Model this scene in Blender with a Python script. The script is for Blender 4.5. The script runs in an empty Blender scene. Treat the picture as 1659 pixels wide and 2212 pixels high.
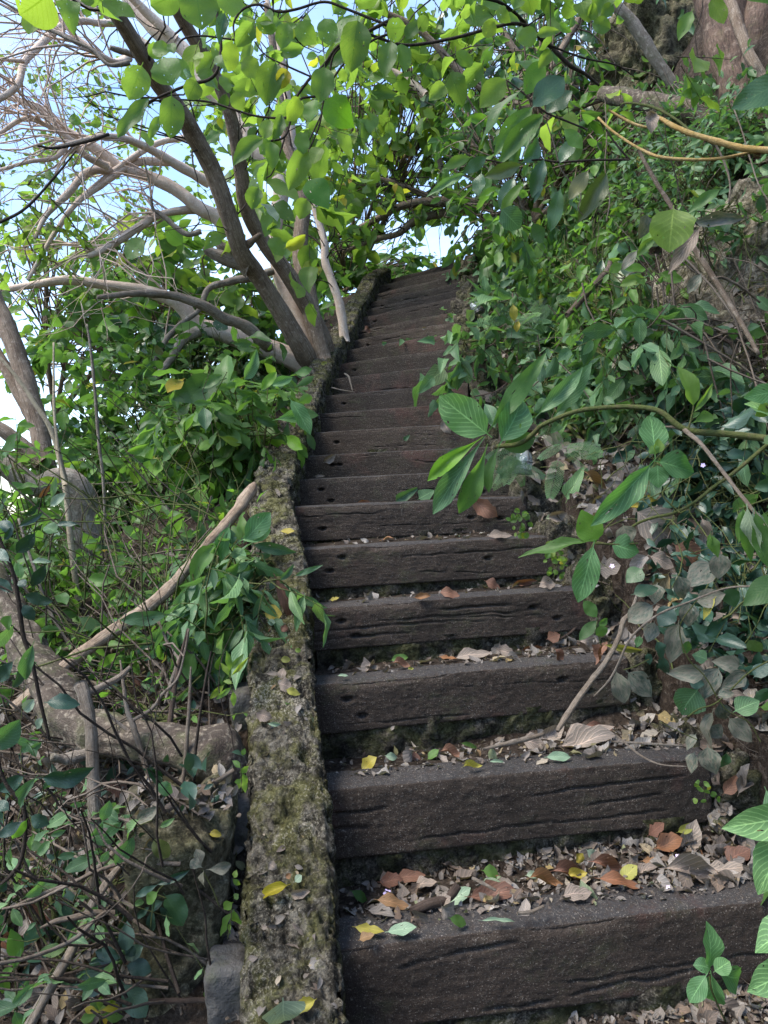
import bpy, math, random
import numpy as np
from mathutils import Vector, Matrix, Euler
from mathutils.bvhtree import BVHTree

R = math.radians
rng = np.random.default_rng(7)
random.seed(7)
SC = bpy.context.scene
C = SC.collection

# ------------------------------------------------------------------ camera
CAMZ = 1.55
FPX = 705.0                     # focal length in pixels of a 768 x 1024 picture
cam_d = bpy.data.cameras.new('camera')
cam = bpy.data.objects.new('camera', cam_d); C.objects.link(cam)
cam_d.sensor_fit = 'VERTICAL'; cam_d.sensor_height = 24.0
cam_d.lens = FPX / 1024 * 24.0
cam_d.clip_start = 0.05; cam_d.clip_end = 2000
CAM_ROT = Matrix.Rotation(R(90 - 1.8), 3, 'X') @ Matrix.Rotation(R(-2.6), 3, 'Z')
cam.matrix_world = Matrix.Translation((0, 0, CAMZ)) @ CAM_ROT.to_4x4()
SC.camera = cam

# ------------------------------------------------------------------ sky, sun, exposure
SUN_EL, SUN_AZ = 58, -112          # azimuth from the view direction (+Y), negative = to the left
w = bpy.data.worlds.new('World'); SC.world = w; w.use_nodes = True
nt = w.node_tree; nt.nodes.clear()
sky = nt.nodes.new('ShaderNodeTexSky'); sky.sky_type = 'NISHITA'; sky.sun_disc = False
sky.sun_elevation = R(SUN_EL); sky.sun_rotation = R(SUN_AZ)
sky.air_density = 1.0; sky.dust_density = 0.3; sky.ozone_density = 3.5
tc = nt.nodes.new('ShaderNodeTexCoord')
mp = nt.nodes.new('ShaderNodeMapping'); mp.inputs['Scale'].default_value = (1.2, 1.2, 2.6)
nz = nt.nodes.new('ShaderNodeTexNoise'); nz.inputs['Scale'].default_value = 1.7
nz.inputs['Detail'].default_value = 7; nz.inputs['Roughness'].default_value = 0.55
cr = nt.nodes.new('ShaderNodeValToRGB')
cr.color_ramp.elements[0].position = 0.40; cr.color_ramp.elements[0].color = (0.03, 0.03, 0.03, 1)
cr.color_ramp.elements[1].position = 0.68; cr.color_ramp.elements[1].color = (0.5, 0.5, 0.5, 1)
mx = nt.nodes.new('ShaderNodeMixRGB'); mx.inputs['Color2'].default_value = (4.2, 5.0, 6.2, 1)
bg = nt.nodes.new('ShaderNodeBackground'); bg.inputs['Strength'].default_value = 0.058
wo = nt.nodes.new('ShaderNodeOutputWorld')
L = nt.links.new
L(tc.outputs['Generated'], mp.inputs['Vector']); L(mp.outputs[0], nz.inputs['Vector'])
L(nz.outputs['Fac'], cr.inputs['Fac']); L(cr.outputs['Color'], mx.inputs['Fac'])
L(sky.outputs[0], mx.inputs['Color1']); L(mx.outputs[0], bg.inputs['Color']); L(bg.outputs[0], wo.inputs['Surface'])

sd = bpy.data.lights.new('sun', 'SUN'); sd.energy = 1.1; sd.angle = R(28); sd.color = (1.0, 0.94, 0.84)
sun = bpy.data.objects.new('sun', sd); C.objects.link(sun)
_v = Vector((math.sin(R(SUN_AZ)) * math.cos(R(SUN_EL)), math.cos(R(SUN_AZ)) * math.cos(R(SUN_EL)), math.sin(R(SUN_EL))))
sun.rotation_euler = _v.to_track_quat('Z', 'Y').to_euler()
sun.location = (-3, 5, 12)
vs = SC.view_settings
vs.view_transform = 'Standard'; vs.look = 'None'; vs.gamma = 1; vs.use_curve_mapping = False
vs.exposure = 2.95
SC.cycles.max_bounces = 7; SC.cycles.diffuse_bounces = 4; SC.cycles.transmission_bounces = 6
SC.cycles.transparent_max_bounces = 8; SC.cycles.glossy_bounces = 2

# ------------------------------------------------------------------ measuring helpers
K = 768 / 1659.0                  # the photograph was measured on a 1659 px wide view
CO = np.array((0, 0, CAMZ)); CR = np.array(CAM_ROT)
def P(x, y, d):
    """point at distance d along the view axis behind pixel (x, y) of the 1659 px view"""
    u = (x * K - 384) / FPX; v = (512 - y * K) / FPX
    return CO + CR @ (np.array((u, v, -1.0)) * d)
def proj(p):
    q = (np.asarray(p) - CO) @ CR
    d = -q[..., 2]
    dd = np.where(np.abs(d) < 1e-4, 1e-4, d)
    return (384 + FPX * q[..., 0] / dd) / K, (512 - FPX * q[..., 1] / dd) / K, d
Z1 = lambda x, y: (x * .5, y * .5)
Z2 = lambda x, y: (829.4 + x * .5, y * .5)
Z3 = lambda x, y: (x * .4556, 756 + y * .4556)
Z4 = lambda x, y: (594 + x * .358, 540 + y * .358)
Z5 = lambda x, y: (918 + x * .4466, 756 + y * .4466)
Z6 = lambda x, y: (x * .4556, 1458 + y * .4556)
Z7 = lambda x, y: (594 + x * .488, 1134 + y * .488)
Z8 = lambda x, y: (702 + x * .577, 1566 + y * .577)
ZA = lambda x, y: (972 + x * .414, 1188 + y * .414)
ZB = lambda x, y: (1242 + x * .2513, 324 + y * .2513)
ZC = lambda x, y: (x * .3255, 324 + y * .3255)
ID = lambda x, y: (x, y)

# ------------------------------------------------------------------ noise
def _h(i, j, k, s):
    n = (i * 374761393 + j * 668265263 + k * 2147483647 + s * 1274126177).astype(np.int64) & 0xffffffff
    n = ((n ^ (n >> 13)) * 1274126177) & 0xffffffff
    n = ((n ^ (n >> 16)) * 2246822519) & 0xffffffff
    return ((n ^ (n >> 15)) & 0xffffff) / float(0xffffff) * 2 - 1
def vnoise(p, s=0):
    p = np.asarray(p, float); i = np.floor(p).astype(np.int64); f = p - i; f = f * f * (3 - 2 * f)
    r = 0
    for a in (0, 1):
        for b in (0, 1):
            for c in (0, 1):
                wgt = (f[..., 0] if a else 1 - f[..., 0]) * (f[..., 1] if b else 1 - f[..., 1]) * (f[..., 2] if c else 1 - f[..., 2])
                r = r + wgt * _h(i[..., 0] + a, i[..., 1] + b, i[..., 2] + c, s)
    return r
def fbm(p, oct=4, s=0, gain=.5):
    p = np.asarray(p, float); r = 0; a = 1.0
    for o in range(oct):
        r = r + a * vnoise(p * (2.03 ** o) + 17.3 * o, s + o); a *= gain
    return r
def nrm(v):
    v = np.asarray(v, float); n = np.linalg.norm(v, axis=-1, keepdims=True); return v / np.maximum(n, 1e-9)

# ------------------------------------------------------------------ mesh helpers
def mesh_np(name, V, F, uv=None, var=None, smooth=True):
    V = np.ascontiguousarray(V, np.float32); F = np.ascontiguousarray(F, np.int32)
    me = bpy.data.meshes.new(name)
    k = F.shape[1]
    me.vertices.add(len(V)); me.vertices.foreach_set('co', V.ravel())
    me.loops.add(F.size); me.loops.foreach_set('vertex_index', F.ravel())
    me.polygons.add(len(F)); me.polygons.foreach_set('loop_start', np.arange(0, F.size, k, dtype=np.int32))
    me.polygons.foreach_set('use_smooth', np.full(len(F), smooth))
    if uv is not None:
        l = me.uv_layers.new(name='UVMap'); l.data.foreach_set('uv', np.ascontiguousarray(np.asarray(uv, np.float32)[F.ravel()]).ravel())
    if var is not None:
        a = me.attributes.new('var', 'FLOAT', 'POINT'); a.data.foreach_set('value', np.ascontiguousarray(var, np.float32))
    me.update(calc_edges=True); me.validate()
    return me
def link(name, me, mat=None, parent=None, M=None):
    o = bpy.data.objects.new(name, me); C.objects.link(o)
    if mat is not None and me is not None and not me.materials: me.materials.append(mat)
    if parent is not None:
        o.parent = parent
        o.matrix_basis = parent['_inv'] @ (M if M is not None else Matrix.Identity(4)) if False else INV[parent.name] @ (M if M is not None else Matrix.Identity(4))
    elif M is not None: o.matrix_world = M
    INV[o.name] = (M.inverted() if M is not None else Matrix.Identity(4))
    return o
INV = {}
def tag(o, label=None, cat=None, group=None, kind=None):
    if label: o['label'] = label
    if cat: o['category'] = cat
    if group: o['group'] = group
    if kind: o['kind'] = kind
    return o
def thing(name, label, cat, loc, group=None):
    o = bpy.data.objects.new(name, None); C.objects.link(o)
    o.empty_display_size = .05
    o.location = Vector(loc)
    INV[o.name] = Matrix.Translation(Vector(loc)).inverted()
    return tag(o, label, cat, group)
class Geo:
    def __init__(s): s.V = []; s.F = []; s.U = []; s.A = []; s.n = 0
    def add(s, V, F, U=None, A=None):
        if len(V) == 0: return
        s.V.append(V); s.F.append(np.asarray(F) + s.n); s.n += len(V)
        s.U.append(np.zeros((len(V), 2)) if U is None else U)
        s.A.append(np.zeros(len(V)) if A is None else A)
    def build(s, name, mat, parent=None, kind=None):
        if not s.V: return None
        o = link(name, mesh_np(name, np.vstack(s.V), np.vstack(s.F), np.vstack(s.U), np.concatenate(s.A)), mat, parent)
        if kind: o['kind'] = kind
        return o
def grid_faces(a, b, wrap=False):
    i = np.arange(a - 1)[:, None]; j = np.arange(b if wrap else b - 1)[None, :]
    j2 = (j + 1) % b
    return np.stack([i * b + j, i * b + j2, (i + 1) * b + j2, (i + 1) * b + j], -1).reshape(-1, 4)
def catmull(pts, per=6):
    pts = np.asarray(pts, float)
    if len(pts) < 3:
        t = np.linspace(0, 1, per + 1)[:, None]; return pts[0] * (1 - t) + pts[-1] * t
    q = np.vstack([2 * pts[0] - pts[1], pts, 2 * pts[-1] - pts[-2]]); out = []
    for i in range(1, len(q) - 2):
        t = np.linspace(0, 1, per, endpoint=False)[:, None]
        a, b, c, d = q[i - 1], q[i], q[i + 1], q[i + 2]
        out.append(.5 * ((2 * b) + (-a + c) * t + (2 * a - 5 * b + 4 * c - d) * t ** 2 + (-a + 3 * b - 3 * c + d) * t ** 3))
    out.append(pts[-1:]); return np.vstack(out)
def tube(path, rad, n=8, rough=0.0, seed=0, cap=True):
    path = np.asarray(path, float); rad = np.asarray(rad, float); m = len(path)
    T = nrm(np.gradient(path, axis=0)); up = np.array((0, 0, 1.0)) if abs(T[0][2]) < .9 else np.array((0, 1.0, 0))
    A = np.zeros_like(path); a = nrm(np.cross(T[0], up))
    for i in range(m):
        a = nrm(a - T[i] * np.dot(a, T[i])); A[i] = a
    B = np.cross(T, A)
    th = np.linspace(0, 2 * math.pi, n, endpoint=False)
    V = path[:, None, :] + (A[:, None, :] * np.cos(th)[None, :, None] + B[:, None, :] * np.sin(th)[None, :, None]) * rad[:, None, None]
    s = np.concatenate([[0], np.cumsum(np.linalg.norm(np.diff(path, axis=0), axis=1))])
    U = np.stack(np.broadcast_arrays((th / (2 * math.pi))[None, :], s[:, None]), -1)
    if rough:
        N = V - path[:, None, :]
        f = 1 + rough * fbm(V / max(rad.max() * 1.6, .01), 4, seed) + rough * .6 * vnoise(np.stack(np.broadcast_arrays(np.cos(th)[None, :] * 2.5, np.sin(th)[None, :] * 2.5, s[:, None] / (rad.max() * 6)), -1), seed + 9)
        V = path[:, None, :] + N * f[..., None]
    V = V.reshape(-1, 3); U = U.reshape(-1, 2); F = grid_faces(m, n, True)
    if cap:
        for e, base in ((0, 0), (-1, (m - 1) * n)):
            c = len(V); ring = V[base:base + n]
            V = np.vstack([V, path[e] + (ring - path[e]) * .05]); U = np.vstack([U, U[base:base + n]])
            i = np.arange(n); i2 = (i + 1) % n
            f = np.stack([base + i, base + i2, c + i2, c + i], -1)
            F = np.vstack([F, f])
            F = np.vstack([F, [[c + q, c + (q + 1), c + n - 2 - q, c + n - 1 - q] for q in range(n // 2 - 1)]])
    return V, F, U
def twigs(Pts, rad, n=3):
    """many thin polylines at once: Pts (K, M, 3), rad (K, M)"""
    Kn, M, _ = Pts.shape
    T = nrm(np.gradient(Pts, axis=1)); ref = np.where(np.abs(T[..., 2:3]) < .9, np.array((0, 0, 1.0)), np.array((0, 1.0, 0)))
    A = nrm(np.cross(T, ref)); B = np.cross(T, A)
    th = np.linspace(0, 2 * math.pi, n, endpoint=False)
    V = Pts[:, :, None, :] + (A[:, :, None, :] * np.cos(th)[:, None] + B[:, :, None, :] * np.sin(th)[:, None]) * rad[:, :, None, None]
    f = grid_faces(M, n, True)
    F = (f[None] + (np.arange(Kn) * M * n)[:, None, None]).reshape(-1, 4)
    return V.reshape(-1, 3), F
def rpx(wd, d): return wd * K * .5 * d / FPX

# ------------------------------------------------------------------ materials
def mat_new(name):
    m = bpy.data.materials.new(name); m.use_nodes = True
    n = m.node_tree; n.nodes.clear()
    o = n.nodes.new('ShaderNodeOutputMaterial'); b = n.nodes.new('ShaderNodeBsdfPrincipled')
    n.links.new(b.outputs[0], o.inputs['Surface'])
    return m, n, b, o
class NT:
    def __init__(s, tree): s.t = tree
    def n(s, typ, **k):
        x = s.t.nodes.new('ShaderNode' + typ)
        for a, v in k.items():
            if a in x.inputs: x.inputs[a].default_value = v
            else: setattr(x, a, v)
        return x
    def l(s, a, b): s.t.links.new(a, b)
    def math(s, op, a, b=None, c=None, clamp=False):
        x = s.t.nodes.new('ShaderNodeMath'); x.operation = op; x.use_clamp = clamp
        for i, v in enumerate((a, b, c)):
            if v is None: continue
            if isinstance(v, (int, float)): x.inputs[i].default_value = v
            else: s.l(v, x.inputs[i])
        return x.outputs[0]
    def mix(s, f, a, b, blend='MIX'):
        x = s.t.nodes.new('ShaderNodeMixRGB'); x.blend_type = blend
        for k, v in (('Fac', f), ('Color1', a), ('Color2', b)):
            if isinstance(v, (int, float)): x.inputs[k].default_value = v
            elif isinstance(v, tuple): x.inputs[k].default_value = v + (1,) if len(v) == 3 else v
            else: s.l(v, x.inputs[k])
        return x.outputs[0]
    def ramp(s, f, stops, interp='LINEAR'):
        x = s.t.nodes.new('ShaderNodeValToRGB'); e = x.color_ramp; e.interpolation = interp
        while len(e.elements) < len(stops): e.elements.new(.5)
        for el, (p, c) in zip(e.elements, stops):
            el.position = p; el.color = (c, c, c, 1) if isinstance(c, (int, float)) else tuple(c) + (1,)
        s.l(f, x.inputs['Fac']); return x.outputs['Color']
    def noise(s, vec, scale, detail=4, rough=.55, dist=0.0):
        x = s.n('TexNoise', Scale=scale, Detail=detail, Roughness=rough, Distortion=dist)
        if vec is not None: s.l(vec, x.inputs['Vector'])
        return x.outputs['Fac']
    def map(s, vec, scale=(1, 1, 1), loc=(0, 0, 0)):
        x = s.n('Mapping'); x.inputs['Scale'].default_value = scale; x.inputs['Location'].default_value = loc
        s.l(vec, x.inputs['Vector']); return x.outputs[0]
    def bump(s, h, strength, dist, normal=None):
        x = s.n('Bump', Strength=strength, Distance=dist); s.l(h, x.inputs['Height'])
        if normal is not None: s.l(normal, x.inputs['Normal'])
        return x.outputs[0]

def leaf_mat(name, stops, trans, tfac=.38, rough=.48, vein=.25, veins=9.0, spots=.3, spec=.3, obj=True, dust=None, bump=.35, holes=True):
    """stops: colours along the individual's random number; trans: light passed through the blade"""
    m, t, b, o = mat_new(name); q = NT(t)
    if obj: r = q.n('ObjectInfo').outputs['Random']
    else: r = q.n('Attribute', attribute_name='var').outputs['Fac']
    col = q.ramp(r, stops)
    uv = q.n('UVMap').outputs[0]; sp = q.n('SeparateXYZ'); q.l(uv, sp.inputs[0])
    u = q.math('ABSOLUTE', sp.outputs['Y']); v = sp.outputs['X']
    mid = q.math('LESS_THAN', u, .035)
    lat = q.math('SINE', q.math('MULTIPLY', q.math('SUBTRACT', v, q.math('MULTIPLY', u, .42)), veins * 6.283))
    latm = q.math('MULTIPLY', q.math('GREATER_THAN', lat, .86), .6)
    vm = q.math('MAXIMUM', mid, latm)
    geo = q.n('TexCoord').outputs['Object']
    nz_ = q.noise(geo if obj else q.n('NewGeometry').outputs['Position'], 40, 3, .6)
    col = q.mix(q.math('MULTIPLY', q.math('GREATER_THAN', nz_, .66), spots), col, (.22, .16, .06))
    col = q.mix(.35, col, q.ramp(nz_, [(.3, .45), (.7, 1.0)]), 'MULTIPLY')
    light = q.mix(1.0, col, (3.4, 3.0, 2.9), 'MULTIPLY')
    col = q.mix(q.math('MULTIPLY', vm, vein), col, light)
    if dust: col = q.mix(q.ramp(q.noise(uv, 3.2, 4, .7), [(.38, 0.0), (.6, dust[3])]), col, dust[:3])
    q.l(col, b.inputs['Base Color']); b.inputs['Roughness'].default_value = rough
    b.inputs['Specular IOR Level'].default_value = spec
    h = q.math('ADD', q.math('MULTIPLY', lat, -.07), q.math('MULTIPLY', nz_, .6))
    q.l(q.bump(h, bump, .004), b.inputs['Normal'])
    tr = q.n('BsdfTranslucent'); tcol = q.mix(.55, q.mix(1.0, col, (2.2, 2.4, 1.0), 'MULTIPLY'), trans)
    tcol = q.mix(q.math('MULTIPLY', vm, .8), tcol, q.mix(1.0, tcol, (.3, .38, .2), 'MULTIPLY'))
    q.l(tcol, tr.inputs['Color'])
    ms = q.n('MixShader'); ms.inputs[0].default_value = tfac
    q.l(b.outputs[0], ms.inputs[1]); q.l(tr.outputs[0], ms.inputs[2]); out = ms.outputs[0]
    if obj and holes:
        # insect holes bitten through the blade, a different set on every leaf
        sh = q.n('CombineXYZ'); q.l(q.math('MULTIPLY', r, 31.0), sh.inputs[0]); q.l(q.math('MULTIPLY', r, 17.0), sh.inputs[1])
        va = q.n('VectorMath', operation='ADD'); q.l(uv, va.inputs[0]); q.l(sh.outputs[0], va.inputs[1])
        hn = q.noise(q.map(va.outputs[0], (2.2, 1.1, 1)), 2.6, 2, .6)
        tp = q.n('BsdfTransparent'); m2 = q.n('MixShader'); q.l(q.math('GREATER_THAN', hn, .69), m2.inputs[0]); q.l(out, m2.inputs[1]); q.l(tp.outputs[0], m2.inputs[2]); out = m2.outputs[0]
    q.l(out, o.inputs['Surface'])
    return m
LM = {}
def leaf_pair(key, *a, **k):
    LM[key] = (leaf_mat(key + '_leaf', *a, obj=True, **k), leaf_mat(key + '_leaves', *a, obj=False, **k))
leaf_pair('bright', [(0, (.04, .09, .02)), (.25, (.06, .13, .03)), (.6, (.085, .165, .035)), (.85, (.14, .21, .05)), (.965, (.16, .22, .02)), (1, (.36, .25, .02))], (.34, .50, .06), tfac=.52, vein=.5, veins=7.0)
leaf_pair('canopy', [(0, (.025, .08, .012)), (.5, (.05, .14, .018)), (.9, (.09, .19, .02)), (1, (.2, .19, .03))], (.14, .36, .02), tfac=.42)
leaf_pair('mid', [(0, (.032, .075, .022)), (.5, (.065, .14, .036)), (.88, (.11, .21, .045)), (.97, (.11, .24, .02)), (1, (.3, .22, .03))], (.17, .33, .05), tfac=.42, rough=.46)
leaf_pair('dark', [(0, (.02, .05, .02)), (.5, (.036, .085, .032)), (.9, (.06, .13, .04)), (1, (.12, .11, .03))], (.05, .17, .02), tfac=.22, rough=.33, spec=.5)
leaf_pair('blue', [(0, (.035, .075, .038)), (.5, (.07, .14, .065)), (.9, (.11, .20, .08)), (1, (.11, .15, .07))], (.12, .27, .05), tfac=.33, rough=.5, spec=.3, vein=.8)
leaf_pair('whorl', [(0, (.05, .12, .05)), (.5, (.085, .18, .07)), (1, (.13, .24, .09))], (.14, .38, .04), tfac=.36, rough=.5, vein=.8, veins=8, bump=.15)
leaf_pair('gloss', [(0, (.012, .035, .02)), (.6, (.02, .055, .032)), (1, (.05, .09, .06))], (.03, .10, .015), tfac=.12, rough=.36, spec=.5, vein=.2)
leaf_pair('dusty', [(0, (.03, .055, .04)), (.45, (.05, .07, .05)), (1, (.09, .10, .07))], (.10, .12, .04), tfac=.12, rough=.55, vein=.5, veins=5, dust=(.17, .145, .11, .8))
leaf_pair('dry', [(0, (.09, .075, .062)), (.12, (.175, .16, .145)), (.3, (.10, .08, .066)), (.42, (.22, .205, .19)), (.55, (.08, .057, .044)), (.68, (.155, .138, .122)), (.80, (.12, .088, .066)), (.88, (.29, .265, .24)), (.96, (.19, .14, .06)), (.985, (.16, .2, .12)), (1, (.17, .085, .045))], (.2, .15, .09), tfac=.12, rough=.75, spec=.15, vein=.35, veins=6, bump=.8)
leaf_pair('brown', [(0, (.13, .06, .038)), (.5, (.17, .088, .055)), (1, (.11, .055, .038))], (.3, .1, .03), tfac=.12, rough=.55, vein=.4, veins=7, bump=.7)
leaf_pair('tan', [(0, (.17, .135, .11)), (.5, (.23, .19, .155)), (1, (.19, .15, .12))], (.3, .2, .1), tfac=.12, rough=.75, vein=.5, veins=7, bump=.9)
leaf_pair('orange', [(0, (.19, .088, .038)), (.5, (.17, .105, .05)), (1, (.16, .07, .035))], (.25, .12, .03), tfac=.15, rough=.6, vein=.4, veins=7)
leaf_pair('yellow', [(0, (.30, .24, .04)), (.5, (.24, .24, .05)), (1, (.2, .2, .05))], (.3, .27, .04), tfac=.25, rough=.5, vein=.3, veins=7)
leaf_pair('pale', [(0, (.17, .25, .16)), (.5, (.22, .28, .2)), (1, (.18, .23, .14))], (.25, .3, .2), tfac=.2, rough=.5, vein=.4, veins=7)

def bark_mat(name, c1, c2, c3, scale=30, fis=1.0, moss=0.0, ring=0.0):
    m, t, b, o = mat_new(name); q = NT(t)
    g = q.n('NewGeometry').outputs['Position']; uv = q.n('UVMap').outputs[0]
    sp = q.n('SeparateXYZ'); q.l(uv, sp.inputs[0])
    cv = q.n('CombineXYZ')
    an = q.math('MULTIPLY', sp.outputs['X'], 6.2832)
    q.l(q.math('MULTIPLY', q.math('COSINE', an), 1.0), cv.inputs[0]); q.l(q.math('SINE', an), cv.inputs[1]); q.l(q.math('MULTIPLY', sp.outputs['Y'], 5.0), cv.inputs[2])
    fib = q.noise(q.map(cv.outputs[0], (7, 7, 1.6)), 1.5, 5, .65)
    big = q.noise(g, scale * .22, 4, .6); fine = q.noise(g, scale * 4, 4, .7); mid_ = q.noise(g, scale, 4, .6)
    col = q.mix(q.ramp(big, [(.35, 0.0), (.65, 1.0)]), c1, c2)
    col = q.mix(q.ramp(mid_, [(.52, 0.0), (.68, .8)]), col, c3)
    col = q.mix(.75 * fis, col, q.ramp(fib, [(.36, .25), (.56, 1.0)]), 'MULTIPLY')
    col = q.mix(.4, col, q.ramp(fine, [(.3, .4), (.6, 1.1)]), 'MULTIPLY')
    if moss: col = q.mix(q.ramp(q.noise(g, 9, 5, .7), [(.5, 0.0), (.66, moss)]), col, (.06, .075, .025))
    q.l(col, b.inputs['Base Color']); b.inputs['Roughness'].default_value = .85; b.inputs['Specular IOR Level'].default_value = .2
    h = q.math('ADD', q.math('MULTIPLY', fib, 1.2 * fis), q.math('ADD', q.math('MULTIPLY', mid_, .6), q.math('MULTIPLY', fine, .4)))
    q.l(q.bump(h, .9, .012), b.inputs['Normal'])
    return m
BARK = bark_mat('dark_bark', (.20, .14, .10), (.31, .235, .175), (.42, .34, .27), 40, .9)
PALE = bark_mat('pale_bark', (.50, .38, .30), (.62, .50, .41), (.66, .58, .50), 40, .1)
PALETW = bark_mat('pale_twig', (.50, .37, .30), (.60, .48, .40), (.36, .27, .22), 30, 0)
DEADTW = bark_mat('dead_twig', (.08, .06, .045), (.15, .12, .095), (.1, .075, .055), 30, 0)
GREYB = bark_mat('lichen_bark', (.19, .155, .125), (.29, .245, .2), (.42, .37, .31), 30, .5, .4)
DARKTW = bark_mat('dark_twig', (.03, .022, .018), (.055, .04, .03), (.09, .07, .05), 60, .4)
DEADW = bark_mat('dead_wood', (.25, .19, .14), (.35, .295, .24), (.17, .13, .095), 50, .8)
TRUNKB = bark_mat('fluted_bark', (.055, .034, .025), (.12, .078, .057), (.18, .135, .105), 22, 1.0, .2)
REDB = bark_mat('reddish_bark', (.10, .066, .05), (.165, .12, .095), (.065, .045, .036), 26, 1.0)
YELB = bark_mat('yellow_bark', (.38, .24, .08), (.5, .36, .17), (.25, .2, .06), 60, .3)
GREENTW = bark_mat('green_stem', (.06, .08, .02), (.1, .11, .035), (.12, .1, .05), 60, .3)
ROOTB = bark_mat('root_bark', (.06, .045, .035), (.11, .085, .065), (.30, .25, .19), 45, .35, .55)

def stone_mat(name, dark, lime, moss, mossamt=.7, scale=1.0, limeamt=.6):
    m, t, b, o = mat_new(name); q = NT(t)
    g = q.n('NewGeometry').outputs['Position']
    n1 = q.noise(g, 9 * scale, 6, .68, .4); n2 = q.noise(g, 34 * scale, 6, .75, .3); n3 = q.noise(g, 150 * scale, 4, .75); n4 = q.noise(g, 5 * scale, 4, .6)
    vo = q.n('TexVoronoi', Scale=60 * scale); q.l(g, vo.inputs['Vector'])
    col = q.mix(q.ramp(n2, [(.46, 0.0), (.60, limeamt)]), dark, lime)
    col = q.mix(q.ramp(n1, [(.45, 0.0), (.56, mossamt)]), col, moss)
    col = q.mix(q.ramp(q.math('MULTIPLY', n3, q.math('ADD', n4, .5)), [(.56, 0.0), (.68, .75)]), col, tuple(min(1, x * 1.35) for x in lime))
    col = q.mix(.5, col, q.ramp(n3, [(.34, .12), (.56, 1.15)]), 'MULTIPLY')
    col = q.mix(.75, col, q.ramp(q.noise(g, 13 * scale, 4, .65, .6), [(.38, .28), (.52, 1.0)]), 'MULTIPLY')
    col = q.mix(.8, col, q.ramp(n2, [(.36, .15), (.5, 1.0)]), 'MULTIPLY')
    q.l(col, b.inputs['Base Color']); b.inputs['Roughness'].default_value = .95; b.inputs['Specular IOR Level'].default_value = .15
    h = q.math('ADD', q.math('MULTIPLY', n2, 1.3), q.math('ADD', q.math('MULTIPLY', n3, .45), q.math('MULTIPLY', vo.outputs['Distance'], -.5)))
    q.l(q.bump(h, 1.0, .022), b.inputs['Normal'])
    return m
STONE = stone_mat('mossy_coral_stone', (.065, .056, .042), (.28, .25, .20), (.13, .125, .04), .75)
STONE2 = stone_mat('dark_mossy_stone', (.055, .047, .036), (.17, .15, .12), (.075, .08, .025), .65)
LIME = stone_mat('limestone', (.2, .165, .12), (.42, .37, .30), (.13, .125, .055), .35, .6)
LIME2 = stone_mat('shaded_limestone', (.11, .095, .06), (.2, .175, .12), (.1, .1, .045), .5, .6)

def soil_mat():
    m, t, b, o = mat_new('soil'); q = NT(t)
    g = q.n('NewGeometry').outputs['Position']
    n1 = q.noise(g, 6, 5, .6); n2 = q.noise(g, 60, 5, .75); n3 = q.noise(g, 22, 5, .7)
    col = q.mix(q.ramp(n1, [(.35, 0.0), (.65, 1.0)]), (.028, .02, .015), (.06, .044, .033))
    col = q.mix(q.ramp(n3, [(.52, 0.0), (.6, .55)]), col, (.13, .10, .08))
    col = q.mix(q.ramp(n2, [(.56, 0.0), (.66, .6)]), col, (.17, .145, .12))
    col = q.mix(.6, col, q.ramp(n2, [(.35, .25), (.52, 1.0)]), 'MULTIPLY')
    q.l(col, b.inputs['Base Color']); b.inputs['Roughness'].default_value = .95; b.inputs['Specular IOR Level'].default_value = .1
    q.l(q.bump(q.math('ADD', n2, q.math('MULTIPLY', n3, 1.4)), 1.0, .03), b.inputs['Normal'])
    return m
SOIL = soil_mat()
LOGW = bark_mat('peeling_log', (.36, .25, .17), (.46, .36, .27), (.2, .14, .10), 40, .9)
SAPL = bark_mat('sapling_bark', (.34, .28, .19), (.44, .37, .26), (.2, .17, .12), 90, .2)
KSTONE = stone_mat('kerb_stone', (.07, .06, .045), (.22, .19, .145), (.09, .09, .035), .65, 1.0, .6)

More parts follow.
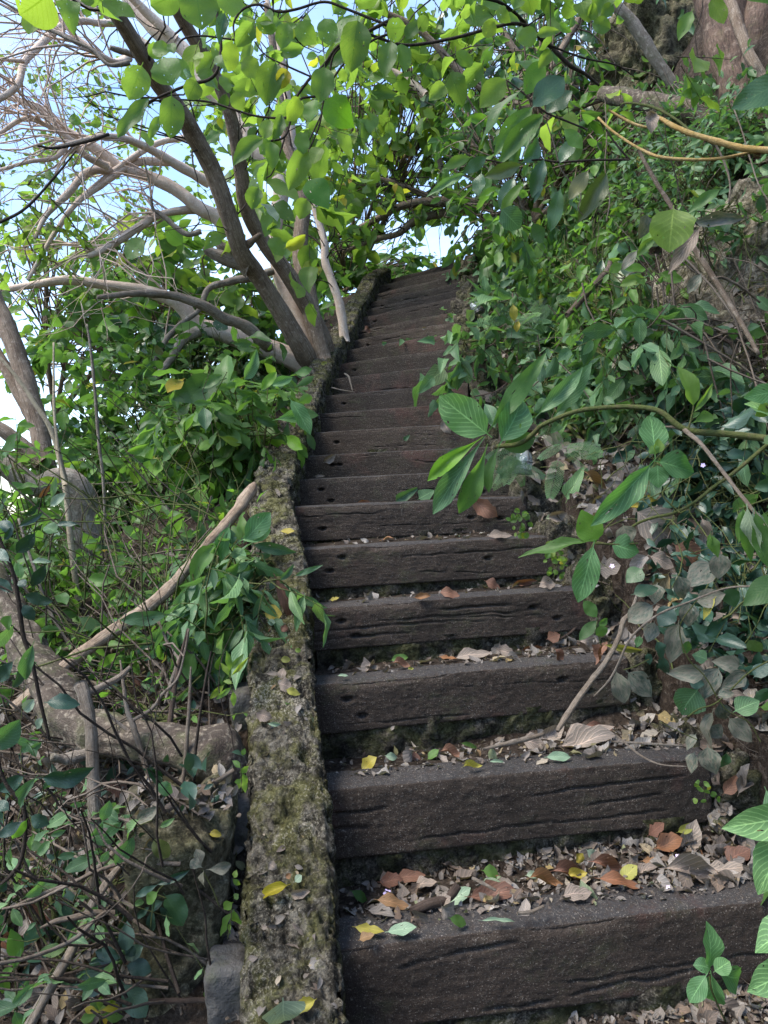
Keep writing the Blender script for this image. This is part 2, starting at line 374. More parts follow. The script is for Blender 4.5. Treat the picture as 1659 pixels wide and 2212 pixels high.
def wood_mat():
    m, t, b, o = mat_new('weathered_timber'); q = NT(t)
    g = q.n('TexCoord').outputs['Object']; rnd = q.n('ObjectInfo').outputs['Random']
    off = q.n('CombineXYZ'); q.l(q.math('MULTIPLY', rnd, 40), off.inputs[0]); q.l(q.math('MULTIPLY', rnd, 13), off.inputs[2])
    va = q.n('VectorMath', operation='ADD'); q.l(g, va.inputs[0]); q.l(off.outputs[0], va.inputs[1]); g = va.outputs[0]
    fib = q.noise(q.map(g, (3, 60, 60)), 1.6, 6, .7, .3); fib2 = q.noise(q.map(g, (1.2, 22, 22)), 1.3, 5, .65, .5)
    patch = q.noise(g, 4.5, 4, .6); grit = q.noise(g, 230, 3, .8); grit2 = q.noise(q.map(g, (1, 1, .7)), 70, 4, .7)
    col = q.mix(q.ramp(patch, [(.3, 0.0), (.7, 1.0)]), (.024, .0165, .012), (.049, .034, .025))
    col = q.mix(q.ramp(q.noise(q.map(g, (1, 1, 1), (7, 3, 1)), 3.2, 4, .6), [(.58, 0.0), (.70, .7)]), col, (.09, .042, .032))
    col = q.mix(q.ramp(q.noise(q.map(g, (1, 1, 1.5), (2, 9, 4)), 4.0, 6, .75), [(.54, 0.0), (.68, .7)]), col, (.045, .048, .022))
    col = q.mix(.35, col, q.ramp(fib, [(.34, .3), (.55, 1.05)]), 'MULTIPLY')
    col = q.mix(.15, col, q.ramp(fib2, [(.36, .35), (.5, 1.0)]), 'MULTIPLY')
    nzn = q.n('SeparateXYZ'); q.l(q.n('NewGeometry').outputs['Normal'], nzn.inputs[0])
    col = q.mix(q.math('MULTIPLY', q.ramp(nzn.outputs['Z'], [(.55, 0.0), (.9, 1.0)]), q.ramp(grit2, [(.35, .25), (.6, .8)])), col, (.026, .027, .030))
    col = q.mix(1.0, col, q.ramp(rnd, [(0, .8), (.5, 1.0), (1, 1.3)]), 'MULTIPLY')
    col = q.mix(q.ramp(grit2, [(.57, 0.0), (.66, .5)]), col, (.11, .09, .072))
    col = q.mix(q.ramp(q.math('ADD', grit, q.math('MULTIPLY', patch, .12)), [(.665, 0.0), (.70, .8)]), col, (.26, .225, .19))
    # bare grey sawn ends that stick out beyond the wall
    q.l(col, b.inputs['Base Color']); b.inputs['Roughness'].default_value = .8; b.inputs['Specular IOR Level'].default_value = .3
    h = q.math('ADD', q.math('MULTIPLY', fib, .35), q.math('ADD', q.math('MULTIPLY', fib2, .15), q.math('ADD', q.math('MULTIPLY', grit, .5), q.math('MULTIPLY', grit2, .8))))
    q.l(q.bump(h, 1.0, .009), b.inputs['Normal'])
    return m
WOOD = wood_mat()
GREYW = bark_mat('grey_weathered_wood', (.12, .11, .10), (.19, .175, .16), (.08, .07, .065), 30, .9, .4)
# ------------------------------------------------------------------ stair geometry, measured
_L = [(352,947),(338,789),(322,684),(320,607.5),(309,549),(298,507),(305,479),(311,455.5),(320,432),(325,413),(330,395),(337,378),(343,363),(350,349),(358,339),(361,330),(366,316),(370,308),(374,301),(378,293),(381,285),(394,278)]
_XR = [800,701,621,585,547,520,505,492,481,471,463,459,453,450,450,451,454,459,458,457,457,461]
_rat = np.interp(np.arange(1, 23), [1,2,3,4,5,6,7,8,12,16,22], [1.07,1.055,1.07,1.06,1.04,1.02,1.0,.975,.93,.92,.935])
SL, SR = [], []
for i, (x, y) in enumerate(_L):
    z = 1.67 + .332 * i
    a = P(x / K, y / K, z)
    zr = z * _rat[i]
    # same level, in column _XR
    for yy in np.linspace(100, 1100, 2001):
        pass
    ys = np.linspace(100, 1100, 400); pp = np.array([P(_XR[i] / K, v / K, zr) for v in ys])
    b = pp[np.argmin(np.abs(pp[:, 2] - a[2]))].copy(); b[2] = a[2]
    SL.append(a); SR.append(b)
SL = np.array(SL); SR = np.array(SR); NS = len(SL)
HB = [.212, .205, .172, .168, .176, .168] + [.155] * 16
TH = .125
_ext = lambda A: np.vstack([A[0] - (A[1] - A[0]) * 3, A[0] - (A[1] - A[0]), A, A[-1] + np.array((.0, 1.0, .10)), A[-1] + np.array((.2, 6.0, .3))])
EL = _ext(SL); ER = _ext(SR)
def xl(Y): return np.interp(Y, EL[:, 1], EL[:, 0])
def xr(Y): return np.interp(Y, ER[:, 1], ER[:, 0])
def hs(Y): return np.interp(Y, EL[:, 1], EL[:, 2])
def terrain(X, Y, detail=True):
    X = np.asarray(X, float); Y = np.asarray(Y, float)
    h = hs(Y); s = xl(Y) - .25 - X; t = X - xr(Y) - np.interp(Y, [1.6, 2, 3, 3.6, 6, 9], [.12, .14, .15, .22, .17, .12])
    near = np.clip((Y - 1.5) / 2.5, .0, 1)
    left = np.interp(s, [0, .1, .3, .7, 1.2, 2, 4, 9, 30], [-.10, -.13, -.18, -.36, -.75, -1.7, -3.9, -6.5, -8]) * (.55 + .45 * near)
    far = np.interp(Y, [0, 5, 9, 14], [1, 1, .82, .6])
    right = np.interp(t, [0, .3, .6, .85, 1.15, 1.7, 2.5, 4, 8, 30], [0.02, .05, .13, .5, .95, 2.1, 3.4, 4.8, 6.5, 9]) * far
    out = np.where(s > 0, h + left, np.where(t > 0, h + right, h - .30))
    if detail:
        am = np.clip(np.maximum(s, t) * 1.2, 0.0, 1)
        p = np.stack([X, Y, X * 0], -1)
        out = out + am * (.10 * fbm(p * 1.6, 4, 3) + .035 * fbm(p * 7, 3, 5)) + np.where(am > 0, .010 * fbm(p * 30, 2, 6), 0)
    return out
BV_V, BV_F = [], []
def bv_add(V, F):
    n = sum(len(v) for v in BV_V); BV_V.append(np.asarray(V)); BV_F.append(np.asarray(F) + n)

# ---- hillside: one sheet from below the camera to past the crest
ax = np.concatenate([np.linspace(-40, -6, 18), np.linspace(-5.7, -1.5, 40), np.linspace(-1.47, 3.4, 230), np.linspace(3.5, 7, 26), np.linspace(8, 40, 16)])
ay = np.concatenate([np.linspace(-30, -1, 12), np.linspace(-.8, 1.1, 14), np.geomspace(1.15, 10, 250), np.linspace(10.3, 16, 22), np.linspace(18, 80, 14)])
GX, GY = np.meshgrid(ax, ay)
GZ = terrain(GX, GY)
TV = np.stack([GX, GY, GZ], -1).reshape(-1, 3); TF = grid_faces(len(ay), len(ax))
o = link('hillside', mesh_np('hillside', TV, TF), SOIL); tag(o, kind='structure')
bv_add(TV, TF)
# ---- low ground far below, out to the horizon
m_, t_, b_, o_ = mat_new('far_ground'); q = NT(t_)
q.l(q.mix(q.ramp(q.noise(q.n('NewGeometry').outputs['Position'], .05, 6, .6), [(.4, 0.0), (.6, 1.0)]), (.03, .055, .02), (.06, .08, .03)), b_.inputs['Base Color'])
b_.inputs['Roughness'].default_value = 1
g = np.linspace(-900, 900, 25); GX2, GY2 = np.meshgrid(g, g)
o = link('ground', mesh_np('ground', np.stack([GX2, GY2, -9 + 1.5 * vnoise(np.stack([GX2, GY2, GX2 * 0], -1) / 150)], -1).reshape(-1, 3), grid_faces(25, 25)), m_); tag(o, kind='structure')

# ---- the stairway: timbers, earth treads, stone risers
stairs = thing('stairway', 'steep flight of dark weathered timber steps climbing between mossy stone edges', 'stairway', SL[0] - np.array((0, 0, .3)))
def board(i):
    a, b = SL[i], SR[i]
    hb = HB[i]; th = TH
    ext_l = .31 if i < 5 else .16
    ext_r = .03
    d = b - a; ln = math.hypot(d[0], d[1]); ux = np.array((d[0] / ln, d[1] / ln, 0)); uy = np.array((-ux[1], ux[0], 0))
    total = ln + ext_l + ext_r
    nf, ntp, nb, nbt = (46, 22, 4, 8) if i < 6 else ((24, 12, 3, 4) if i < 12 else (16, 8, 2, 3))
    nx = int(total / (.0075 if i < 4 else (.010 if i < 9 else .018)))
    r = .007
    def seg(p0, p1, n, n_): return [(p0[0] + (p1[0] - p0[0]) * k / n, p0[1] + (p1[1] - p0[1]) * k / n, n_) for k in range(n)]
    # cross-section in (y, z): front at y = 0, top at z = 0
    cs = seg((0, -hb + r), (0, -r), nf, (-1, 0)) + [(r*(1-math.cos(a_)), -r*(1-math.sin(a_)), (-math.cos(a_), math.sin(a_))) for a_ in (.0, .4, .8, 1.2)] + seg((r, 0), (th - r, 0), ntp, (0, 1)) + [(th - .002, -.002, (.7, .7))] + seg((th, -r), (th, -hb + r), nb, (1, 0)) + [(th - .002, -hb + .002, (.7, -.7))] + seg((th - r, -hb), (r, -hb), nbt, (0, -1)) + [(.002, -hb + .002, (-.7, -.7))]
    Yc = np.array([c[0] for c in cs]); Zc = np.array([c[1] for c in cs]); Nc = np.array([c[2] for c in cs])
    X = np.linspace(-ext_l, ln + ext_r, nx)
    XX, YY = np.meshgrid(X, Yc, indexing='ij'); _, ZZ = np.meshgrid(X, Zc, indexing='ij')
    sd = i * 31 + 5
    q3 = np.stack([XX, YY, ZZ], -1)
    dsp = .002 * fbm(q3 * np.array((4, 4, 4)), 2, sd) + .0003 * fbm(q3 * np.array((14, 70, 70)), 3, sd + 2) + .0013 * fbm(q3 * np.array((40, 30, 50)), 3, sd + 7) + .0013 * vnoise(q3 * 180, sd + 3)
    if i > 5: dsp = dsp * .6
    # worn arris: chips bite into the top front edge
    edge = np.exp(-((YY) ** 2 + (ZZ) ** 2) / (.018 ** 2))
    chip = np.clip(fbm(np.stack([XX * 6, XX * 0, XX * 0], -1), 4, sd + 4) - .05, 0, 1)
    dsp -= edge * (.003 + (.030 if i == 0 else (.016 if i < 6 else .008)) * chip)
    front = Nc[:, 0] < -.5
    rg = random.Random(sd)
    cracks = []
    for c in range({0: 1, 1: 1, 2: 2, 3: 2}.get(i, 2 if i < 9 else 1)):
        x0 = rg.uniform(-.1, ln * .7); cracks.append((x0, x0 + rg.uniform(.2, .75) * ln, rg.uniform(.15, .85) * -hb, rg.uniform(-.03, .02), rg.uniform(.005, .013), rg.uniform(.0012, .0028)))
    if i == 1: cracks += [(.55, 1.05, -.072, .02, .02, .003), (.72, .98, -.12, .02, .018, .0025), (-.05, .2, -.075, .012, .016, .0035), (-.05, .1, -.115, 0, .014, .004)]
    if i == 0: cracks += [(.10, .42, -.065, .03, .02, .004), (.30, .95, -.20, .05, .02, .003)]
    if i == 3: cracks += [(.45, .8, -.04, -.01, .02, .004), (-.05, .5, -.09, 0, .015, .004), (-.05, .35, -.13, .01, .015, .004), (.3, .9, -.07, 0, .012, .003)]
    for (x0, x1, zc, sl, dep, wd) in cracks:
        zz = zc + sl * (XX - x0) / max(x1 - x0, .1) + .006 * fbm(np.stack([XX * 12, XX * 0, XX * 0 + zc * 50], -1), 3, sd)
        env = np.clip((XX - x0) / .05, 0, 1) * np.clip((x1 - XX) / .08, 0, 1) * np.clip(.75 + vnoise(np.stack([XX * 18, XX * 0, XX * 0 + zc * 9], -1), sd), 0, 1)
        dsp -= front[None, :] * dep * env * np.exp(-((ZZ - zz) / wd) ** 2)
    holes = [(.08, -.06), (.13, -.12), (ln - .22, -.06), (ln - .12, -.11)] if i in (2, 3, 4, 5, 6) else ([(.1, -.07)] if i > 6 and i % 2 == 0 else [])
    if i == 4: holes = [(.14, -.045), (.085, -.10), (ln - .27, -.085)]
    if i == 5: holes = [(.11, -.11), (ln - .24, -.09), (ln - .1, -.10)]
    if i == 7: holes = [(.12, -.06), (.16, -.06), (.06, -.12)]
    for hx, hz in holes:
        dsp -= front[None, :] * .03 * np.exp(-(((XX - hx) / .014) ** 2 + ((ZZ - hz) / .008) ** 2) ** 1.5)
    V = np.stack([XX, YY + dsp * Nc[None, :, 0], ZZ + dsp * Nc[None, :, 1]], -1)
    sag = .002 * np.sin(XX / max(ln, .1) * 3.1)
    V[..., 2] += sag
    n = len(cs); V = V.reshape(-1, 3); F = grid_faces(nx, n, True)
    # end caps
    for base in (0, (nx - 1) * n):
        c0 = len(V); ring = V[base:base + n]; cen = ring.mean(0)
        V = np.vstack([V, cen + (ring - cen) * .02]); k = np.arange(n); k2 = (k + 1) % n
        F = np.vstack([F, np.stack([base + k, base + k2, c0 + k2, c0 + k], -1)])
    M = Matrix(((ux[0], uy[0], 0, a[0]), (ux[1], uy[1], 0, a[1]), (0, 0, 1, a[2]), (0, 0, 0, 1)))
    # face winding: cross-section runs front-up, top-back => fine for normals recalculation
    me = mesh_np('timber', V, F[:, ::-1], smooth=i < 6)
    o = link('timber', me, WOOD, stairs, M)
    # coarse copy for measuring
    bx = np.array([[0, 0, -hb], [ln, 0, -hb], [ln, 0, 0], [0, 0, 0], [0, th, 0], [ln, th, 0]])
    W = a + bx[:, 0:1] * ux + bx[:, 1:2] * uy + bx[:, 2:3] * np.array((0, 0, 1.0))
    bv_add(W, [[0, 1, 2, 3], [3, 2, 5, 4]])
    return ux, uy, ln
BF = [board(i) for i in range(NS)]
def slab(name, a, b, c, d, nx, ny, amp, sd, mat, wob=.0):
    """rough sheet between four corners (a-b front, d-c back)"""
    u = np.linspace(0, 1, nx)[:, None, None]; v = np.linspace(0, 1, ny)[None, :, None]
    V = (a * (1 - u) + b * u) * (1 - v) + (d * (1 - u) + c * u) * v
    V = V + 0
    nn = nrm(np.cross(b - a, d - a))
    V = V + nn * (amp * fbm(V * 14, 4, sd) + wob * fbm(V * 4, 2, sd + 1))[..., None]
    return V.reshape(-1, 3), grid_faces(nx, ny)[:, ::-1] if False else grid_faces(nx, ny)
for i in range(-1, NS - 1):
    # earth tread between board i (its back) and board i+1
    ux, uy, ln = BF[max(i, 0)]; ux2, uy2, ln2 = BF[i + 1]
    if i < 0:
        a = SL[0] - uy * .45 - ux * .02; b = SR[0] - uy * .45 + ux * .04; a[2] = b[2] = SL[0][2] - .30
        b[2] += .03
    else:
        a = SL[i] + uy * (TH - .012) - ux * .02; b = SR[i] + uy * (TH - .012) + ux * .04; a = a - np.array((0, 0, .007)); b = b - np.array((0, 0, .004))
    d = SL[i + 1] + uy2 * .07 - ux2 * .02; c = SR[i + 1] + uy2 * .07 + ux2 * .04
    lift = .02 if i >= 0 else .05
    d = d.copy(); c = c.copy(); d[2] = a[2] + lift * .4; c[2] = b[2] + lift
    if 0 <= i < 4: d[2] = a[2] - (.062, .058, .04, .025)[i]; c[2] = b[2] - (.035, .035, .025, .015)[i]
    V, F = slab('earth_tread', a, b, c, d, 60 if i < 6 else 24, 20 if i < 6 else 8, .006, i + 40, SOIL, .004)
    link('earth_tread', mesh_np('earth_tread', V, F), SOIL, stairs)
    bv_add(V, F)
    # stone riser behind and below board i+1
    j = i + 1; hb = HB[j]
    top = SL[j][2] - hb + .03; rec = .016
    a = SL[j] + uy2 * rec - ux2 * .02; b = SR[j] + uy2 * (rec - .01) + ux2 * .03
    a = np.array((a[0], a[1], a[2] - .42)); b = np.array((b[0], b[1], b[2] - .42))
    d2 = np.array((a[0], a[1], top)); c2 = np.array((b[0], b[1], top))
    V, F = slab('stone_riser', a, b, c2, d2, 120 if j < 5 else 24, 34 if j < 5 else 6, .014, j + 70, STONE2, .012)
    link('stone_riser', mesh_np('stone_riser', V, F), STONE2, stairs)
    bv_add(V, F)

# ---- left wall of coral stone
WL = .205
def wall_curve(Y, k):
    return xl(Y), hs(Y)
nY = 760
Yw = np.geomspace(1.02, 9.2, nY)
cx = xl(Yw) - .035; hz = hs(Yw) + .115 + .012 * np.sin(Yw * 3.1)
# photo: the wall runs on a little lower near the camera and has a notch at mid height
wd = np.interp(Yw, [1, 2, 3, 4, 6, 9], [.215, .215, .19, .19, .17, .17]) + .012 * vnoise(np.stack([Yw * 3, Yw * 0, Yw * 0], -1), 8)
prof = []
for k in range(22): prof.append((0, -.55 + .53 * k / 21, 1, 0))
for k in range(44): prof.append((-(.012 + .976 * k / 43), 0, 0, 1))
for k in range(20): prof.append((-1, -.02 - .33 * k / 19, -1, 0))
prof = np.array(prof)
X = cx[:, None] + np.where(prof[None, :, 0] < 0, prof[None, :, 0] * wd[:, None], 0)
Z = hz[:, None] + prof[None, :, 1]
rz_ = np.minimum(np.abs(prof[:, 0]), np.abs(1 + prof[:, 0]))
Z = Z - (.016 * np.exp(-(rz_ / .05) ** 2))[None, :] * (prof[None, :, 3] > 0) * 1.4
Y_ = np.broadcast_to(Yw[:, None], X.shape)
V = np.stack([X, Y_, Z], -1)
f1 = fbm(V * 9, 3, 21); f2 = fbm(V * 32, 4, 22, .6); f3 = fbm(V * 110, 2, 23)
pit = -np.clip(-.15 - f2, 0, 1)
dsp = .012 * f1 + .009 * f2 + .004 * f3 + .035 * pit
# a few shrinkage cracks across the wall
for yc, ph in ((1.93, .4), (2.62, 1.7), (3.9, 2.9)):
    yy = yc + .05 * (X - cx[:, None]) / .2 + .03 * fbm(np.stack([X * 14, X * 0 + ph, X * 0], -1), 3, 4)
    dsp -= .016 * np.exp(-((Y_ - yy) / .005) ** 2)
N = np.stack([np.broadcast_to(prof[None, :, 2], X.shape), X * 0, np.broadcast_to(prof[None, :, 3], X.shape)], -1)
V = (V + N * dsp[..., None])
wall = link('stone_wall', mesh_np('stone_wall', V.reshape(-1, 3), grid_faces(nY, len(prof))), STONE)
tag(wall, 'low rough coral-stone wall covered in moss and lichen along the left side of the steps', 'wall')
bv_add(V[::6, ::4].reshape(-1, 3), grid_faces(len(V[::6]), len(V[0, ::4])))
# grey butts of the sleepers poking out of the wall's outer face
def rough_block(name, M, sx, sy, sz, n, amp, sd, mat, parent, freq=8):
    g = np.linspace(-1, 1, n); faces = []; Vs = []
    base = 0
    F0 = grid_faces(n, n)
    A, B = np.meshgrid(g, g, indexing='ij')
    for ax_, sg in ((0, 1), (0, -1), (1, 1), (1, -1), (2, 1), (2, -1)):
        c = [A, B]; c.insert(ax_, np.full_like(A, sg)); v = np.stack(c, -1).reshape(-1, 3)
        Vs.append(v); faces.append((F0 if sg * (-1 if ax_ == 1 else 1) > 0 else F0[:, ::-1]) + base); base += n * n
    V = np.vstack(Vs)
    L6 = (np.abs(V) ** 6).sum(-1, keepdims=True) ** (1 / 6)
    V = V / L6
    V = V * np.array((sx, sy, sz)) * .5
    Vw = V * freq + sd * 3.7
    V = V * (1 + (amp * fbm(Vw, 4, sd) / (.5 * min(sx, sy, sz)))[:, None])
    o = link(name, mesh_np(name, V, np.vstack(faces)), mat, parent, M)
    return o
for i, (x0, x1, y0, y1) in enumerate([(455, 512, 2058, 2200), (497, 522, 1712, 1870), (508, 532, 1490, 1590)]):
    d = 1.66 + .33 * i
    ux, uy, ln = BF[i]
    pc = P((x0 + x1) / 2 + 14, (y0 + y1) / 2, d * 1.0)
    M = Matrix(((ux[0], uy[0], 0, pc[0]), (ux[1], uy[1], 0, pc[1]), (0, 0, 1, pc[2]), (0, 0, 0, 1)))
    rough_block('timber_end', M, (x1 - x0 + 40) * K * d / FPX, .12, (y1 - y0) * K * d / FPX, 26, .006, i + 3, GREYW, stairs, 14)

# ---- right edge: stepped blocks of mossy stone, one beside every pair of steps
kerb = thing('stone_kerb', 'broken stepped kerb of mossy stone blocks along the right side of the steps', 'kerb', SR[0])
for i in range(0, NS, 1):
    ux, uy, ln = BF[i]
    wdt = [.10, .15, .15, .16, .22, .24, .2, .2, .18, .18, .18][min(i, 10)]
    tall = .40
    topz = SR[i][2] + [-.01, .02, .0, .04, .05, .10, .07, .05, .06][min(i, 8)]
    dep = .36
    pc = SR[i] + ux * (wdt / 2 + .012) + uy * (dep / 2 - .02); pc[2] = topz - tall / 2
    M = Matrix(((ux[0], uy[0], 0, pc[0]), (ux[1], uy[1], 0, pc[1]), (0, 0, 1, pc[2]), (0, 0, 0, 1)))
    o = rough_block('stone', M, wdt, dep, tall, 34 if i < 8 else 14, .022, i + 11, KSTONE, kerb, 12)
    Vv = np.array([v.co[:] for v in o.data.vertices]); Mw = np.array(M)
    if i < 12:
        n_ = 34 if i < 8 else 14
        top = Vv[4 * n_ * n_:5 * n_ * n_]; fr = Vv[3 * n_ * n_:4 * n_ * n_]
        for W_ in (top, fr): bv_add(W_ @ Mw[:3, :3].T + Mw[:3, 3], grid_faces(n_, n_))

# ---- limestone outcrops
def rock(label, x, y, d, sx, sy, sz, mat, sd, rot=0.0, amp=.06, n=60, push=.5):
    pc = P(x, y, d); M = Matrix.Translation(Vector(pc)) @ Matrix.Rotation(rot, 4, 'Z')
    o = rough_block('rock_outcrop', M, sx, sy, sz, n, amp, sd, mat, None, 5.5)
    tag(o, label, 'rock', 'limestone outcrops in the slope')
    n_ = n; Vv = np.array([v.co[:] for v in o.data.vertices]) @ np.array(M)[:3, :3].T + np.array(M)[:3, 3]
    for k in range(6): bv_add(Vv[k * n_ * n_:(k + 1) * n_ * n_:1], grid_faces(n_, n_))
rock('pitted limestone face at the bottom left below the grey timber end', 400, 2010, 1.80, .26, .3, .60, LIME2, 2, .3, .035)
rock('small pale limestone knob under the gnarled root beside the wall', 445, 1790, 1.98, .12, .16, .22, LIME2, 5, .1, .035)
rock('pale sunlit limestone boulder at the right edge behind the thin brown stem', 1620, 650, 3.85, .72, .8, .95, LIME, 9, .4, .05)
rock('pale limestone ledge below the boulder at the right edge', 1500, 775, 3.6, .62, .5, .36, LIME, 14, .2, .04)
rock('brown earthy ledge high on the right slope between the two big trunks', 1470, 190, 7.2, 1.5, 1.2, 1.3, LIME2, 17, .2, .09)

BV = BVHTree.FromPolygons([Vector(v) for v in np.vstack(BV_V).tolist()], [tuple(f) for f in np.vstack(BV_F).tolist()])
def hit(x, y):
    p = P(x, y, 1.0); d = Vector(p - CO).normalized()
    loc, nor, idx, dist = BV.ray_cast(Vector(CO), d)
    if loc is None: return None, None
    if nor.dot(d) > 0: nor = -nor
    return np.array(loc), np.array(nor)
# ------------------------------------------------------------------ wood: trunks, limbs, sticks
def way(pts, conv=ID, d0=2.0, d1=None, per=6):
    """pts (x, y, width[, depth]) in view pixels -> world path and radii"""
    d1 = d0 if d1 is None else d1; n = len(pts); W = []; Rr = []
    for i, p in enumerate(pts):
        d = p[3] if len(p) > 3 else d0 + (d1 - d0) * i / max(n - 1, 1)
        x, y = conv(p[0], p[1]); W.append(P(x, y, d))
        s = conv(1, 0)[0] - conv(0, 0)[0]
        Rr.append(rpx(p[2] * s, d))
    W = catmull(W, per); Rr = np.interp(np.linspace(0, 1, len(W)), np.linspace(0, 1, n), Rr)
    return W, Rr
ALLWAYS = []
def limb(name, parent, mat, pts, conv=ID, d0=2.0, d1=None, n=14, rough=.10, per=8, seed=None, store=None):
    W, Rr = way(pts, conv, d0, d1, per)
    V, F, U = tube(W, Rr, n, rough, seed if seed is not None else len(ALLWAYS) * 7 + 1)
    ALLWAYS.append(W)
    o = link(name, mesh_np(name, V, F, U), mat, parent)
    if store is not None: store.append((W, Rr))
    return o
def stick(name, label, cat, mat, runs, conv=ID, group=None, n=8, rough=.14, root=None):
    """a loose stick with side twigs: one mesh, or an Empty with parts when it has several runs"""
    W, Rr = way(runs[0][0], conv, *runs[0][1:]); V, F, U = tube(W, Rr, n, rough, len(ALLWAYS) * 5 + 2); ALLWAYS.append(W)
    if len(runs) == 1:
        o = link(name, mesh_np(name, V, F, U), mat); return tag(o, label, cat, group)
    t = thing(name, label, cat, W[0], group)
    link('stem', mesh_np('stem', V, F, U), mat, t)
    for r_ in runs[1:]:
        W, Rr = way(r_[0], conv, *r_[1:]); V, F, U = tube(W, Rr, n, rough, len(ALLWAYS) * 5 + 2); ALLWAYS.append(W)
        link('twig', mesh_np('twig', V, F, U), mat, t)
    return t

# ---- the many-stemmed tree that leans out from the wall
b0 = P(676, 800, 5.6)
tree = thing('leaning_tree', 'many-stemmed tree rooted behind the wall halfway up, dark trunks leaning left over the slope', 'tree', b0)
TW = []
limb('trunk', tree, BARK, [(1350,1600,95),(1300,1500,84),(1200,1330,76),(1110,1190,74),(1045,1100,76),(1000,960,76),(920,740,78),(840,590,74),(780,480,70),(690,370,68),(620,250,74),(540,120,70),(450,-20,64),(360,-160,58)], Z1, 5.6, 3.4, 20, .09, store=TW)
limb('trunk', tree, BARK, [(1420,1590,90),(1390,1470,84),(1330,1330,76),(1240,1180,70),(1130,1030,66),(1065,900,62),(1040,740,60),(1010,560,58),(960,400,56),(880,240,56),(800,110,58),(730,-20,54),(660,-150,46)], Z1, 5.8, 3.9, 18, .08, store=TW)
limb('trunk', tree, BARK, [(1400,1560,70),(1350,1380,74),(1330,1250,74),(1300,1120,68),(1300,1000,64),(1310,900,60),(1290,760,54),(1240,620,44),(1210,420,36),(1180,200,30),(1150,20,24)], Z1, 5.5, 5.6, 16, .09, store=TW)
limb('trunk', tree, PALE, [(1350,1560,60),(1270,1340,58),(1205,1180,58),(1185,1000,62),(1215,830,70),(1190,720,70),(1110,650,70),(1040,530,66),(950,430,60),(870,360,56),(800,220,58),(690,150,56),(620,80,50),(540,-20,46)], Z1, 5.6, 5.4, 16, .07, store=TW)
limb('limb', tree, PALE, [(1490,1480,40),(1470,1330,40),(1440,1230,36),(1405,1130,34),(1400,1040,32),(1360,900,28),(1340,780,22)], Z1, 6.0, 6.0, 10, store=TW)
limb('limb', tree, PALE, [(1270,700,44),(1258,560,38),(1240,420,34),(1215,240,30),(1180,110,26),(1150,-20,20)], Z1, 5.7, 5.7, 10, store=TW)
limb('limb', tree, PALE, [(1000,990,62),(930,935,60),(860,900,58),(760,820,54),(640,760,50),(530,730,48),(450,670,48),(380,620,44),(280,560,38),(190,480,36),(100,440,24),(-20,410,18)], Z1, 5.1, 4.6, 12, store=TW)
limb('limb', tree, PALE, [(905,790,46),(760,710,42),(640,640,36),(540,600,30),(450,590,26),(380,600,20),(220,640,13)], Z1, 5.0, 4.2, 10, store=TW)
limb('limb', tree, PALE, [(870,905,40),(800,908,34),(700,925,30),(600,980,34),(500,1050,30),(380,1110,24)], Z1, 5.1, 4.7, 10, store=TW)
limb('limb', tree, PALE, [(1350,1600,100),(1240,1540,92),(1100,1490,84),(960,1440,78),(860,1410,70),(790,1330,58),(730,1290,52),(600,1250,46),(450,1230,40),(300,1210,40),(150,1230,30),(-20,1260,25)], Z1, 5.6, 4.9, 14, .1, store=TW)
limb('limb', tree, DEADW, [(1160,1500,52),(1130,1470,50),(1060,1410,52),(960,1370,50),(880,1320,45),(760,1280,40),(660,1270,35),(560,1270,28),(420,1285,18)], Z1, 5.2, 4.4, 10, .16, store=TW)
limb('broken_stub', tree, DEADW, [(1075,1160,66),(1010,1130,56),(950,1105,50),(900,1085,42),(880,1070,20)], Z1, 5.0, 4.9, 12, .3)
limb('broken_stub', tree, DEADW, [(1010,1110,40),(960,1070,44),(935,1030,30)], Z1, 5.0, 4.95, 10, .35)
limb('broken_stub', tree, BARK, [(1050,1070,40),(1090,1040,30),(1125,1012,20)], Z1, 4.9, 4.8, 8, .15)
limb('limb', tree, PALE, [(480,735,36),(380,745,34),(290,840,30),(200,930,22),(150,1030,14)], Z1, 4.8, 4.4, 8, store=TW)
limb('limb', tree, PALE, [(730,700,38),(600,700,34),(520,740,30),(440,800,24),(330,880,22),(240,1000,20),(120,1210,14)], Z1, 5.0, 4.5, 8, store=TW)
limb('limb', tree, PALE, [(810,592,26),(680,620,26),(560,690,26),(440,780,22),(330,870,18)], Z1, 5.0, 4.7, 8, store=TW)
limb('limb', tree, PALE, [(470,720,36),(380,680,30),(300,600,28),(200,540,24),(100,515,22),(-20,590,18)], Z1, 4.7, 4.3, 8, store=TW)
limb('limb', tree, GREYB, [(870,1000,22),(800,1010,24),(700,930,22),(660,900,14),(650,820,10),(620,680,9)], Z1, 4.9, 4.8, 7, store=TW)
limb('limb', tree, GREYB, [(860,1430,50),(790,1470,46),(740,1550,34),(670,1640,30)], Z1, 5.0, 4.9, 8)
limb('limb', tree, GREYB, [(1180,1170,34),(1080,1200,34),(980,1220,32),(900,1250,26),(860,1340,22),(780,1400,22),(710,1480,24),(660,1580,20)], Z1, 5.5, 5.0, 8, .14)
limb('limb', tree, DARKTW, [(470,580,14),(380,610,14),(240,640,12),(160,630,8)], Z1, 4.0, 3.8, 7)
limb('limb', tree, PALE, [(560,250,34),(500,270,28),(400,220,24),(290,160,22),(180,115,16)], Z1, 4.2, 3.8, 8, .15, store=TW)
limb('limb', tree, GREYB, [(580,240,22),(540,225,26),(475,205,20)], Z1, 4.1, 4.0, 8, .2)
limb('limb', tree, PALE, [(520,100,30),(430,100,28),(350,92,30),(250,125,34),(180,190,32),(105,270,30),(75,370,28),(-20,440,24)], Z1, 4.6, 4.0, 10, .08, store=TW)
